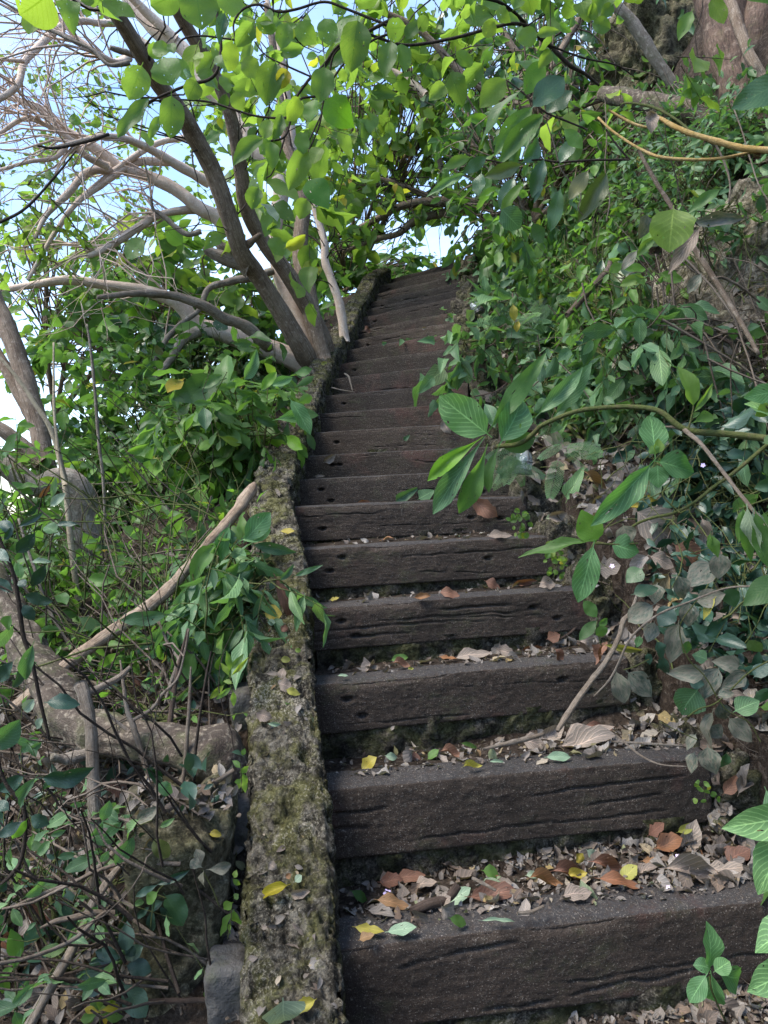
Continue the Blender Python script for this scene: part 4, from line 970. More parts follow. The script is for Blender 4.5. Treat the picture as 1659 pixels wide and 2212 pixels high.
def hand(root, items, conv, kd, mk, d, name='leaf', jit=.06, seed=0, face=.9):
    """leaves placed one by one: (x_base, y_base, x_tip, y_tip, width, [depth, [kind, [material]]])"""
    rg = np.random.default_rng(seed)
    s = conv(1, 0)[0] - conv(0, 0)[0]
    for it in items:
        dd = d + rg.normal(0, jit); k2 = kd; m2 = mk
        if len(it) > 5 and it[5] is not None: dd = it[5]
        if len(it) > 6 and it[6]: k2 = it[6]
        if len(it) > 7 and it[7]: m2 = it[7]
        a = P(*conv(it[0], it[1]), dd); b = P(*conv(it[2], it[3]), dd + rg.normal(0, .25) * .5 * math.hypot(it[2] - it[0], it[3] - it[1]) * s * K * dd / FPX)
        ln = np.linalg.norm(b - a); wpx = it[4] * s * K * dd / FPX
        wf = wpx / (ln * 2 * PR[k2][0]) * 1.12
        x = nrm(b - a); n0 = nrm(CO - a) * face + rg.normal(0, .28, 3) + np.array((0, 0, .15))
        X, Y, Zv = frames(x[None], n0[None]); X, Y, Zv = X[0], Y[0], Zv[0]
        M = Matrix(((X[0] * ln, Y[0] * ln * wf, Zv[0] * ln, a[0]), (X[1] * ln, Y[1] * ln * wf, Zv[1] * ln, a[1]), (X[2] * ln, Y[2] * ln * wf, Zv[2] * ln, a[2]), (0, 0, 0, 1)))
        link(name, leaf_mesh(k2, int(rg.integers(0, 4)), m2, name), None, root, M)

# ======== 1. overhead branch with big round back-lit leaves (nearest canopy)
ob = thing('overhanging_branch', 'near overhanging branch with large round bright green back-lit leaves and thin dark stems', 'branch', P(700, -60, 2.6))
OB = []
for pts in [
    [(640,440,8),(720,405,12),(820,365,13),(900,345,14),(940,300,14),(955,200,14),(940,80,14),(930,-40,14)],
    [(750,230,6),(790,170,8),(870,155,8),(960,165,8),(1080,180,9)],
    [(780,430,7),(900,440,9),(1000,470,9),(1100,500,9),(1200,510,10),(1250,500,10),(1270,440,10),(1330,350,12),(1400,280,12),(1460,200,12),(1560,150,14),(1700,80,16)],
    [(1015,170,7),(1010,100,9),(1050,40,11),(1120,20,11),(1200,50,12),(1280,40,12),(1400,8,12),(1500,40,12),(1700,120,14)],
    [(1165,610,9),(1230,590,10),(1262,500,9),(1295,430,9),(1380,410,10),(1420,340,10),(1440,240,9),(1500,180,8)],
    [(1330,660,6),(1380,540,8),(1400,430,9),(1440,340,9),(1500,260,9),(1600,180,10),(1700,140,10)],
    [(1290,690,6),(1320,640,7),(1400,470,7)], [(1150,770,5),(1180,740,6),(1230,600,7)],
    [(1100,180,6),(1150,240,7),(1250,290,8),(1340,330,8)], [(0,0,10),(120,70,12),(200,120,14),(300,170,14),(400,215,15),(470,280,16),(560,270,22)],
    [(640,440,5),(600,450,5)], [(1460,200,7),(1400,300,6),(1390,330,5)]]:
    limb('stem', ob, DARKTW if pts[0] != (0,0,10) else GREYB, pts, Z1, 2.7, 2.7, 6, .1, 6, store=OB)
for pts in [[(-60,150,12),(60,190,13),(150,192,13),(300,165,13),(450,125,14),(560,102,14),(640,125,14),(700,190,12)], [(80,140,5),(130,60,6),(200,0,7)], [(620,110,7),(700,60,8),(800,10,8)], [(700,190,9),(860,250,8),(1000,280,7),(1080,330,5)], [(420,-10,12),(500,10,13),(560,50,13),(610,100,14)]]:
    limb('stem', ob, DARKTW, pts, Z2, 2.8, 3.0, 6, .1, 6, store=OB)
hand(ob, [
 (215,-30,95,75,185,2.1),(150,60,115,140,75,2.3),(290,0,315,132,85,2.5,'heart'),(350,5,400,-30,60),
 (612,285,560,425,105,2.4),(745,370,695,235,125,2.4),(765,250,800,345,70),(740,415,740,590,98,2.4),(645,425,505,590,62,2.4),(690,500,645,600,38,2.5),(848,350,815,425,75),
 (735,220,650,205,60),(750,230,735,180,40),(830,330,780,300,30,None,'lance','blue'),
 (1135,598,1002,688,72,2.5),(1168,612,1182,718,56,2.5),(1142,600,1165,510,60,2.5),(1185,605,1225,480,45,2.5),(1190,270,1140,425,108,2.6),(1400,290,1385,430,92),
 (1320,640,1255,810,85),(1330,780,1420,890,110,2.5,'ovate','canopy'),(1130,880,1205,945,88,2.6,'round','pale'),(1405,435,1525,545,125,2.4,'ovate','canopy'),(1545,90,1520,290,118,2.5),
 (1450,190,1545,60,118,2.6),(1400,80,1430,190,80),(775,-30,650,30,105,2.4),(845,-50,870,115,150,2.3,'round'),(960,-60,1010,60,120,2.4),(970,60,945,150,50,None,'lance','blue'),
 (1000,180,990,310,75,2.5),(1085,190,1060,300,60),(1105,90,1195,130,60),(1300,570,1310,665,60),(1390,640,1345,695,70),(620,1035,545,1115,92,4.0),(1235,1070,1320,1030,50,3.8),(1165,1030,1225,1100,70,3.9),
 (1325,860,1290,935,70,2.8),(1010,400,1045,475,60),(1115,810,1080,890,70),(1290,420,1250,520,70),(1360,430,1330,520,80,2.8,'round','canopy'),(1240,100,1215,205,70),(1240,300,1210,370,60),(1055,250,1110,330,75),
 (980,290,930,230,60,None,'ellip'),(620,570,650,630,60),(1090,100,1030,190,70),(700,200,640,240,60,2.9),(1180,100,1120,60,70),(1290,100,1350,180,80),(1440,60,1480,-20,80),(960,330,985,400,50),
 (880,1080,950,1000,60,4.2,'obov'),(1230,560,1200,520,40,None,'lance'),(300,505,345,530,40,3.2),(390,540,440,530,30,3.2,'ellip'),(930,620,910,560,60,3.2,'lance','canopy')], Z1, 'round', 'bright', 2.6, seed=4)
hand(ob, [(30,180,0,320,75,2.6),(75,190,95,300,65,2.6),(150,130,185,70,60,2.6),(95,170,150,90,55,2.6),(10,120,90,130,90,2.6),(500,30,530,95,50),(480,150,430,100,60),(600,120,640,200,80),(660,150,760,125,40,2.7,'ovate'),
 (850,10,880,80,70,2.8,'heart'),(780,10,830,70,80,2.9),(1330,50,1275,150,55,2.6,'ellip'),(990,20,940,70,50),(720,220,680,280,50),(560,40,590,-30,60),(900,100,980,120,60),(880,70,930,30,60)], Z2, 'round', 'bright', 2.8, seed=5)
shrub(None, None, None, [ell(900,60,3.1,330,90,.6), ell(520,60,3.2,150,110,.5), ell(1150,40,3.2,250,80,.6), ell(1350,60,3.0,200,120,.5), ell(640,300,3.3,90,160,.5), ell(180,-20,2.9,180,50,.3)], 50, 4, .11, 'round', 'bright', DARKTW, root=ob, nmax=290, spr=(.15,.35), droop=.5, up=.3, facing=.5, seed=1, stems=False, wf=.85)

# ======== 2. leaves of the leaning tree and of the trees around
shrub(None, None, None, [ell(560,190,6.6,170,190,.5), ell(640,420,6.9,150,170,.5), ell(430,470,6.0,120,100,.4), ell(700,60,6.4,200,90,.6), ell(800,300,6.9,180,160,.8), ell(450,620,6.0,150,70,.4), ell(420,560,5.7,100,60,.3), ell(600,330,4.7,150,200,.3)], 190, 5, .135, 'ovate', 'bright', DARKTW, root=tree, nmax=290, droop=.6, up=.25, facing=.5, seed=2, stems=False, wf=1.2)
shrub(None, None, None, [ell(110,200,5.2,130,90,.5), ell(110,330,5.4,180,110,.5), ell(330,330,5.6,160,90,.5), ell(250,200,5.4,120,150,.5)], 100, 10, .045, 'ellip', 'bright', DARKTW, root=tree, nmax=0, droop=.3, up=.2, facing=.5, seed=3, stems=False, spr=(.2,.5), wf=1.3, tw=.0018)
def crown(label, base, lobes, sprigs, per, size, kd, mk, seed, nmax=290, **k):
    return shrub('bushy_tree', label, 'tree', lobes, sprigs, per, size, kd, mk, BARK, base=base, nmax=nmax, group='bushy trees behind and beside the steps', seed=seed, tw=.006, **k)
crown('light green tree filling the gap between the leaning stems and the top of the steps', P(760, 620, 9.5), [ell(850,330,8.5,190,130,1.2), ell(700,470,8,110,90,1), ell(930,230,8.5,160,120,1.2), ell(780,180,8.0,170,120,1.2), ell(1000,100,8.0,160,110,1.0), ell(860,430,8.5,120,50,.8)], 180, 6, .15, 'round', 'bright', 11, droop=.6, up=.25, facing=.5)
crown('green tree at the far end of the wall below the arching limb', P(720, 640, 9.6), [ell(740,600,9.3,90,45,.7), ell(830,580,9.8,60,25,.5), ell(660,560,9,70,60,.7), ell(880,560,10.2,60,18,.4)], 150, 6, .15, 'ellip', 'mid', 12, droop=.3)
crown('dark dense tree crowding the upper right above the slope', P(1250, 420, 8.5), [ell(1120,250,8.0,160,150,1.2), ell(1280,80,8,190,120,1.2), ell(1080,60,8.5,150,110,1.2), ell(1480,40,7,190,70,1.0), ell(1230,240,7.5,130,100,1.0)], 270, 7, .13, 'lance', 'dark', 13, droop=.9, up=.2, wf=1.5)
crown('mid green leafy tree hanging over the right slope', P(1150, 480, 6.6), [ell(1100,350,6.5,150,110,.8), ell(1040,470,6.8,90,70,.7), ell(1250,330,6,140,100,.8), ell(1170,160,6.2,140,110,.8), ell(1000,300,7,70,120,.7), ell(1400,250,5.6,120,60,.6)], 190, 6, .115, 'ellip', 'mid', 14, droop=.7, up=.3)
crown('light green tree seen through the bare twigs at the left edge', P(120, 900, 7.6), [ell(110,480,6.5,130,60,.8), ell(160,620,7,200,90,1), ell(350,560,7.2,180,60,1), ell(80,760,7.5,110,60,.8), ell(330,680,7.4,200,70,1)], 170, 6, .10, 'ovate', 'bright', 15, droop=.5, up=.3, facing=.4, wf=1.1)
crown('darker green tree with notched leaves at the far left edge', P(30, 700, 4.8), [ell(50,420,4.4,90,70,.4), ell(40,520,4.6,90,60,.4), ell(90,490,4.5,60,60,.4)], 30, 6, .07, 'ovate', 'bright', 16, droop=.4, stems=False)
crown('broad-leaved green tree behind the pale limbs left of the wall', P(430, 900, 7.0), [ell(430,640,6.4,170,60,.8), ell(300,620,6.6,180,90,.8), ell(560,660,6.4,90,60,.6), ell(230,740,6.8,170,80,.8), ell(480,730,6.0,150,50,.6)], 150, 6, .14, 'ovate', 'mid', 17, droop=.5, up=.3, facing=.35, wf=1.15)

# ======== 3. undergrowth on the left
def bush(label, base, lobes, sprigs, per, size, kd, mk, seed, nmax=290, **k):
    return shrub('bush', label, 'bush', lobes, sprigs, per, size, kd, mk, k.pop('twm', GREENTW), base=base, nmax=nmax, group=k.pop('group', 'bushes on the slope left of the steps'), seed=seed, **k)
sh1 = bush('bright green long-leaved bush leaning on the outside of the wall below the leaning tree', P(560, 1060, 4.0), [ell(520,890,3.9,100,70,.35), ell(440,900,4.0,100,80,.35), ell(470,970,3.8,100,55,.3), ell(400,980,4.0,90,55,.3), ell(570,850,4.1,50,45,.2), ell(575,920,3.7,40,40,.15)], 130, 6, .115, 'obov', 'mid', 21, droop=.65, up=.4, facing=.35, wf=.95, spr=(.1,.25))
hand(sh1, [(1085,160,1050,0,100,3.6,'ovate'),(1045,145,800,235,120,3.6,'ovate'),(960,180,1045,115,50,3.5),(1160,140,1240,0,55,3.6,'ovate','blue'),(1290,170,1385,125,45,3.4,'ellip','whorl'),(1240,190,1310,100,45,3.4),(975,380,970,260,60,3.3,'ellip','blue'),(1380,240,1480,390,75,3.4,'ellip','whorl'),(1310,330,1455,300,60,3.4,'obov','whorl'),(1440,210,1460,255,60,3.4)], Z3, 'ellip', 'mid', 3.5, seed=6)
bush('dense mid green bush below the leaning limbs at the centre left', P(360, 1080, 5.4), [ell(330,820,5.2,150,90,.5), ell(420,850,4.8,120,90,.5), ell(260,900,5.2,140,80,.5), ell(520,800,5.4,110,60,.5), ell(380,980,4.8,130,60,.4)], 160, 7, .10, 'ellip', 'mid', 22, droop=.45, up=.45)
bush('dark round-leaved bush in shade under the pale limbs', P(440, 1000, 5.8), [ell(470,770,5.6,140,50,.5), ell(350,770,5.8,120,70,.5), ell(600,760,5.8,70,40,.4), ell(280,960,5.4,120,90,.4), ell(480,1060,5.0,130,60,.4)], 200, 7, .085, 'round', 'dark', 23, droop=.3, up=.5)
bush('green bush crowding round the foot of the forked tree', P(280, 1350, 4.2), [ell(300,1080,4.8,110,80,.4), ell(80,1150,4.4,90,80,.4), ell(300,1230,4.0,70,70,.3), ell(330,1150,4.2,80,60,.3), ell(180,1000,4.8,80,50,.3)], 200, 7, .095, 'ellip', 'mid', 24, droop=.4, up=.5)
bush('pale green loose bush at the left edge in front of the forked tree', P(60, 1300, 3.6), [ell(50,1120,3.4,80,60,.25), ell(70,1230,3.3,80,60,.25), ell(30,1000,3.5,50,50,.2)], 46, 6, .085, 'ellip', 'mid', 25, droop=.3, up=.5, wf=.9)
bush('low green bush at the left of the leaning log', P(100, 1400, 3.1), [ell(60,1330,2.9,100,50,.25), ell(200,1310,3.2,100,50,.25), ell(130,1250,3.2,110,40,.25), ell(330,1290,3.3,50,40,.15)], 80, 6, .075, 'ellip', 'mid', 26, droop=.3, up=.5)
sh2 = bush('glossy drooping long-leaved bush spilling over the middle of the wall', P(520, 1420, 2.7), [ell(480,1250,2.6,70,60,.18), ell(500,1340,2.5,80,60,.18), ell(440,1310,2.6,60,50,.16), ell(560,1220,2.7,50,40,.12), ell(520,1420,2.5,55,50,.14), ell(470,1200,2.8,50,50,.16), ell(575,1275,2.45,40,35,.08)], 92, 6, .11, 'lance', 'blue', 27, droop=.75, up=.45, wf=.95, spr=(.08,.2), facing=.3)
hand(sh2, [(1165,900,1280,770,95,2.45,'ellip','whorl'),(1150,900,1285,850,70,2.45,'ellip','whorl'),(1085,840,1030,1000,72,2.5,'ellip','whorl'),(1010,930,880,1100,85,2.5,'ovate','mid'),(1130,1010,1010,1160,60,2.5,'lance','mid'),(1140,900,1100,830,60,2.5,'lance','bright'),(1150,880,1145,780,45,2.5,'lance','bright'),(1100,920,1090,850,50,2.5),
 (960,1170,790,1220,60,2.5,'lance','mid'),(900,1160,860,1070,50,2.6,'lance','mid'),(860,1260,630,1455,48,2.4,'lance','blue'),(1000,1170,935,1080,60,2.5,'lance','mid'),(1170,1170,1150,1080,45,2.4,'ellip','blue'),(1330,1090,1400,1030,30,2.4,'lance'),(1400,1070,1530,1020,25,2.3,'lance'),(920,1440,850,1590,75,2.3,'ovate','mid'),(960,1380,985,1480,40,2.3),(1060,1590,990,1659,30,2.2,'lance','bright')], Z3, 'lance', 'blue', 2.5, seed=7)
bush('thin-leaved green seedlings in litter between log and wall', P(340, 1500, 2.8), [ell(400,1440,2.8,80,40,.2), ell(330,1480,2.7,70,40,.2), ell(470,1180,3.2,60,40,.2)], 40, 6, .06, 'lance', 'mid', 28, droop=.3, up=.5)
bush('blue-green seedlings among dark litter at the lower left', P(120, 2050, 1.85), [ell(70,1880,1.75,80,60,.12), ell(250,1900,1.8,60,70,.1), ell(110,2080,1.6,90,60,.1), ell(60,1740,2.0,70,50,.12)], 34, 6, .04, 'ellip', 'blue', 29, droop=.3, up=.5, tw=.0015)
bush('thin-leaved green shoots on top of the gnarled trunk', P(380, 1560, 2.2), [ell(330,1540,2.25,90,30,.1), ell(440,1540,2.15,60,20,.1), ell(240,1480,2.4,70,40,.12)], 20, 6, .045, 'lance', 'mid', 30, droop=.4, up=.5, tw=.0015)
# foreground glossy dark leaves on thin dark stems
fg = thing('glossy_shrub', 'dark glossy-leaved shrub on thin dark stems at the left edge in the foreground', 'shrub', P(20, 1700, 1.35))
for pts, cv in [([(-20,840,18),(0,900,18),(60,1050,20),(90,1200,22),(110,1350,22),(150,1470,20),(190,1659,18),(235,1850,14)], Z3), ([(60,1150,10),(0,1120,10),(-60,1100,10)], Z3), ([(-20,380,16),(30,520,18),(110,620,20),(120,760,20),(90,900,20),(0,1000,20)], Z6), ([(40,450,8),(120,480,8),(200,490,7)], Z6), ([(110,640,6),(60,560,6),(20,500,6)], Z6), ([(130,820,5),(200,810,5),(300,800,4)], Z3), ([(80,960,6),(150,900,6),(200,700,5),(255,600,5)], Z3)]:
    limb('stem', fg, DARKTW, pts, cv, 1.4, 1.4, 7, .1, 6)
hand(fg, [(115,1165,245,1195,62),(165,870,75,970,62),(215,1020,150,1125,50),(100,1085,85,1008,36,None,None,'blue'),(155,1400,92,1588,62,None,None,'blue'),(60,1480,-20,1580,60),(110,785,185,745,32),(90,835,200,780,30),(265,865,212,825,62,1.4,'round','blue'),(268,830,362,820,28),(185,700,242,645,26,1.4,'lance','orange'),(245,700,268,600,28,None,'lance','blue'),(240,740,300,680,40,1.4,'ellip','pale'),(150,1005,238,995,28,1.4,'ellip','pale'),(60,870,0,800,50),(40,1000,-30,940,50),(60,1150,-20,1080,44),(110,1210,160,1280,50),(50,1260,10,1330,60,None,None,'mid'),(60,1310,-30,1420,60,None,None,'blue'),(120,1120,90,1090,40),(20,900,60,850,30)], Z3, 'ellip', 'gloss', 1.4, seed=8)
hand(fg, [(225,130,362,128,74),(205,488,418,492,92,1.35),(-30,330,88,250,105,1.35,'round','blue'),(112,475,-10,560,62),(168,490,42,655,58,None,None,'blue'),(150,670,222,715,62),(100,700,-10,770,50),(125,690,58,780,48,None,None,'mid'),(195,800,140,820,42,None,None,'mid'),(160,115,105,180,48,1.4,'round','pale'),(200,205,160,262,34,1.4,'lance','pale'),(60,60,130,-40,50),(40,640,-20,600,50),(160,760,120,840,30,None,'lance','mid'),(30,980,-20,1050,40),(20,760,60,700,36)], Z6, 'ellip', 'gloss', 1.4, seed=9)
for nm, lab, pts, items, mt, kd in [
  ('seedling', 'blue-grey leafy seedling hanging in front of the reddish stem', [([(490,700,6),(600,730,6),(720,690,6)], Z6), ([(500,900,5),(560,830,5),(640,740,5)], Z6)], [(485,690,520,605,52),(485,700,435,785,42),(655,690,568,765,62),(632,770,548,905,74),(645,700,735,640,58,None,None,'dusty'),(575,700,490,775,40),(515,835,478,890,36),(560,690,500,640,40),(760,720,815,690,26),(745,520,820,560,60),(730,780,800,870,70,None,'round','dark')], 'blue', 'ellip'),
  ('seedling', 'grey four-leaved seedling on the rock beside the wall', [([(960,925,6),(1010,1020,6),(1040,1100,6)], Z6)], [(955,912,902,880,50),(952,905,942,825,48),(990,922,1092,915,52),(965,935,945,1006,62)], 'dusty', 'obov'),
  ('seedling', 'dark green seedling with one big leaf in front of the rock', [([(740,1040,7),(760,1010,6),(800,980,5)], Z6), ([(740,1040,7),(790,1060,6)], Z6), ([(740,1040,6),(720,1140,6),(715,1200,5)], Z6)], [(750,992,882,942,34),(738,1000,640,1052,34),(745,1030,685,1085,48,None,None,'mid'),(772,1075,700,1112,42),(785,1048,880,1180,110,None,'round','dark'),(705,1100,640,1160,30),(722,1120,712,1230,42),(760,1100,800,1160,30)], 'gloss', 'ellip'),
  ('seedling', 'large dark glossy seedling low in the left corner by the timber end', [([(590,1340,8),(560,1420,8),(560,1520,8)], Z6), ([(560,1440,7),(590,1470,6)], Z6)], [(597,1310,602,1185,68),(602,1378,718,1402,74),(572,1338,440,1318,52),(572,1350,408,1372,40),(566,1352,320,1490,82),(512,1430,388,1522,72),(590,1470,692,1625,104),(592,1345,672,1290,62),(560,1340,480,1300,50),(640,1330,600,1290,44),(560,1360,480,1420,40,None,None,'mid')], 'gloss', 'ellip'),
  ('herb', 'bright small-leaved herb at the bottom edge left of the timber end', [([(470,1600,7),(480,1700,7)], Z6)], [(470,1590,430,1540,30),(470,1590,520,1540,30),(480,1590,560,1570,34),(470,1600,400,1580,30),(480,1610,585,1620,50),(460,1610,380,1640,40),(480,1620,540,1654,44),(470,1590,480,1525,30),(440,1600,420,1654,30),(500,1580,545,1545,26)], 'bright', 'obov'),
  ('herb', 'pale thin-leaved herb in the bottom left corner', [([(60,1350,7),(75,1480,7),(80,1600,8)], Z6), ([(70,1400,4),(150,1290,4),(200,1230,4)], Z6)], [(60,1370,40,1350,30),(65,1390,95,1300,28),(60,1390,0,1430,36),(80,1560,140,1430,40,None,None,'blue'),(80,1550,20,1500,40,None,None,'blue'),(70,1600,110,1700,50,None,None,'blue'),(60,1560,-20,1570,50,None,None,'gloss'),(90,1480,140,1380,30,None,None,'gloss')], 'mid', 'lance'),
  ('herb', 'light green herb at the wall foot beside the grey timber end', [([(1100,1080,5),(1095,1160,5),(1080,1250,5)], Z6)], [(1100,1080,1050,1110,44),(1110,1060,1130,1040,30),(1098,1130,1028,1242,44),(1110,1120,1128,1200,50),(1095,1180,1075,1225,30),(1110,960,1120,930,26),(1105,970,1140,1000,22),(985,1490,958,1550,30)], 'bright', 'lance'),
  ('herb', 'light green herb clinging to the outer edge of the wall at mid height', [([(1140,420,5),(1145,500,5),(1150,560,5)], Z6)], [(1140,460,1180,440,30),(1150,490,1120,540,26),(1155,490,1165,560,26),(1140,440,1105,400,24),(1150,470,1175,520,24),(1150,380,1160,350,22),(1145,500,1110,510,22)], 'bright', 'lance'),
  ('herb', 'light green herb between wall and bush above the second timber end', [([(1100,80,6),(1090,0,6)], Z6)], [(1095,60,1020,120,24),(1105,80,1110,150,26),(1100,40,1060,20,22),(1085,0,1050,-60,26),(1100,0,1180,-80,20),(1090,-20,1080,-110,30),(1100,-30,1150,-90,30)], 'bright', 'lance'),
]:
    x0, y0 = pts[0][1](*pts[0][0][-1][:2]); t = thing(nm, lab, 'plant', P(x0, y0, 1.65), 'seedlings and herbs left of the wall')
    for pp, cv in pts: limb('stem', t, GREENTW, pp, cv, 1.6, 1.6, 6, .05, 5)
    hand(t, items, Z6, kd, mt, 1.6, seed=len(lab), jit=.03)

# ======== 4. the right side
ab = thing('arching_branch', 'arching brown branch from the right edge ending in a whorl of big leaves', 'branch', P(1700, 955, 1.75))
limb('stem', ab, GREENTW, [(1710,960,18),(1659,948,16),(1565,937,14),(1481,928,13),(1423,888,12),(1365,879,11),(1298,881,10),(1248,888,10),(1204,903,10),(1168,921,10),(1150,939,11),(1119,959,10),(1074,964,9)], ID, 1.75, 2.1, 12, .08, 8)
hand(ab, [(298,402,68,225,165,2.0,'round'),(330,362,592,8,88,2.05,'lance','mid'),(372,438,505,228,150,2.05,'ellip'),(380,470,535,420,100,2.1,'ellip','mid'),(252,440,0,618,72,1.95,'obov','mid'),(262,458,22,788,95,1.95,'obov','blue'),(290,490,185,795,92,1.95,'obov','mid'),(348,488,272,665,66,2.0,'obov','mid'),(235,450,70,560,60,2.05,'obov','blue'),(340,370,300,250,60,2.15,'ellip','blue'),(560,300,790,80,75,2.15,'lance','blue'),(640,300,810,60,90,2.2,'lance','blue')], Z5, 'obov', 'whorl', 2.0, seed=10, jit=0)
c2 = thing('leafy_branch', 'second whorl of big veined leaves hanging below the arching branch at the right', 'branch', P(1650, 960, 1.8), 'big-leaved whorls right of the steps')
limb('stem', c2, GREENTW, [(1700,420,20),(1500,590,19),(1400,660,18),(1300,740,17),(1200,790,16),(1100,812,15),(1010,850,13),(920,935,9),(830,930,10)], Z5, 1.85, 1.95, 9, .08, 6)
limb('stem', c2, GREENTW, [(1230,785,8),(1150,700,8),(1190,620,8),(1120,545,10)], Z5, 1.85, 1.85, 7, .08, 6)
hand(c2, [(1112,500,1100,305,128,1.85,'ellip'),(1135,542,1335,585,128,1.85,'ovate'),(1125,560,1130,668,95,1.85,'ovate'),(1085,560,835,855,112,1.8,'ellip'),(1120,500,1095,465,50,1.8,'ellip','mid'),(1115,500,1150,430,50,1.8,'ellip','bright')], Z5, 'ellip', 'whorl', 1.85, seed=11, jit=0)
c3 = thing('leafy_branch', 'lowest whorl of big veined leaves over the fifth step, one leaf hanging down', 'branch', P(1330, 1170, 1.95), 'big-leaved whorls right of the steps')
limb('stem', c3, GREENTW, [(1030,935,8),(920,940,9),(820,935,10)], Z5, 1.9, 1.9, 7, .08, 5)
hand(c3, [(800,922,448,972,58,1.9,'lance','bright'),(825,925,755,775,118,1.9,'ovate','mid'),(905,940,1042,975,118,1.9,'ovate'),(812,955,745,1225,112,1.85,'ellip'),(960,850,990,940,90,1.9,'ovate','dusty')], Z5, 'ellip', 'whorl', 1.9, seed=12, jit=0)
c4 = thing('leafy_branch', 'upright young shoot with light green leaves above the pale stripped twig', 'branch', P(1495, 920, 1.8), 'big-leaved whorls right of the steps')
limb('stem', c4, GREENTW, [(1275,380,9),(1290,320,9),(1300,270,8)], Z5, 1.8, 1.8, 6, .05, 5)
hand(c4, [(1297,265,1275,85,82,1.8,'ellip','bright'),(1300,350,1408,300,62,1.8,'obov','bright'),(1300,300,1425,150,32,1.8,'lance','bright'),(1290,330,1330,290,30,1.8,'lance','bright')], Z5, 'ellip', 'bright', 1.8, seed=13, jit=0)
c5 = thing('leafy_branch', 'broad green leaves entering at the right edge level with the arching branch', 'branch', P(1700, 900, 1.7), 'big-leaved whorls right of the steps')
limb('stem', c5, GREENTW, [(1750,320,9),(1680,300,9),(1640,260,7)], Z5, 1.7, 1.7, 6, .05, 5)
hand(c5, [(1700,200,1545,230,90,1.7,'ovate','whorl'),(1690,330,1570,240,80,1.7,'round','whorl'),(1680,260,1600,320,60,1.7,'ellip','bright'),(1640,450,1700,420,60,1.7,'ellip','mid'),(1720,1110,1540,1235,120,1.6,'ovate','mid'),(1690,650,1610,660,60,1.7,'ellip','dark')], Z5, 'ellip', 'whorl', 1.7, seed=14, jit=0)
c6 = thing('drooping_leaves', 'cluster of limp folded pale green leaves at the right edge', 'plant', P(1659, 1120, 1.65), 'big-leaved whorls right of the steps')
limb('stem', c6, GREENTW, [(1720,700,9),(1600,740,8),(1520,770,7)], Z5, 1.65, 1.65, 6, .05, 5)
hand(c6, [(1540,770,1520,930,50,1.65,'lance','mid'),(1560,770,1600,1000,90,1.6,'lance','pale'),(1600,790,1659,1050,80,1.6,'ellip','mid'),(1540,780,1580,1040,60,1.62,'lance','mid'),(1590,780,1640,930,70,1.63,'lance','pale'),(1390,900,1420,1000,40,1.7,'lance','bright'),(1380,890,1370,990,30,1.7,'lance','bright')], Z5, 'lance', 'mid', 1.65, seed=15, jit=0)
dv = thing('dusty_vine', 'vine with dusty grey-brown oval leaves spreading over the lower right bank', 'vine', P(1640, 1500, 1.9))
for pts in [[(1700,560,8),(1560,640,8),(1400,790,8),(1300,830,8),(1240,870,6)],[(1620,1000,7),(1560,900,7),(1450,840,7),(1400,780,6)],[(1290,260,6),(1200,400,6),(1240,560,7),(1330,660,7),(1400,780,7)],[(905,625,5),(960,610,6),(1040,570,6)],[(1290,990,5),(1180,940,5),(1100,900,5)]]:
    limb('stem', dv, GREENTW, pts, ZA, 1.9, 1.9, 6, .05, 6)
hand(dv, [(1410,20,1400,155,98),(1370,70,1235,190,120),(1190,140,1230,265,86),(1290,270,1440,228,92),(1250,280,1238,405,88),(1190,388,1158,588,118),(1080,180,1060,275,86,None,None,'dusty'),(1055,290,930,370,100,None,'round'),(1065,380,1030,482,78),(1330,640,1140,645,88),(1510,600,1390,580,86),(1540,640,1425,725,82),(1490,840,1615,780,105,None,'ovate','blue'),(1290,730,1190,865,150,None,'ovate','blue'),(1400,620,1300,780,98),(1410,800,1440,905,76),(1370,850,1320,1052,92),(1460,880,1580,1005,92),(1345,1030,1370,1182,102),(1275,1060,1250,1165,66),(1280,965,1228,1040,48),(932,642,1065,770,108,1.95,'ovate'),(868,640,915,808,92,1.95,'ellip'),(1400,760,1490,740,50),(1390,700,1440,770,60),
 (1160,300,1090,400,98,None,None,'gloss'),(1080,480,1120,570,60,None,None,'gloss'),(1115,560,1125,665,54,None,None,'gloss'),(1210,500,1270,520,60,None,None,'mid'),(1440,1060,1420,1150,58,None,None,'dark'),(1450,200,1490,300,80,None,None,'dark'),(1330,440,1300,480,60,None,None,'gloss'),(1270,450,1220,420,50,None,None,'gloss'),(1590,660,1659,590,70,None,None,'gloss'),(1600,740,1659,790,90,None,None,'dark'),(1560,470,1630,540,70,None,None,'dark'),(1540,330,1620,380,60,None,None,'dark'),(1000,100,920,170,90,None,None,'dark'),(960,230,1090,190,70,None,None,'dark'),(1360,920,1420,980,80,None,None,'dusty'),(1560,700,1500,690,60,None,None,'gloss'),(1340,570,1270,540,70,None,None,'blue'),(1250,690,1330,700,60,None,None,'gloss'),(990,450,975,510,40,None,None,'blue'),(1030,540,1045,600,40,None,None,'gloss'),(1380,255,1310,355,40,1.9,'lance','yellow')], ZA, 'ovate', 'dusty', 1.92, seed=16, jit=.05)
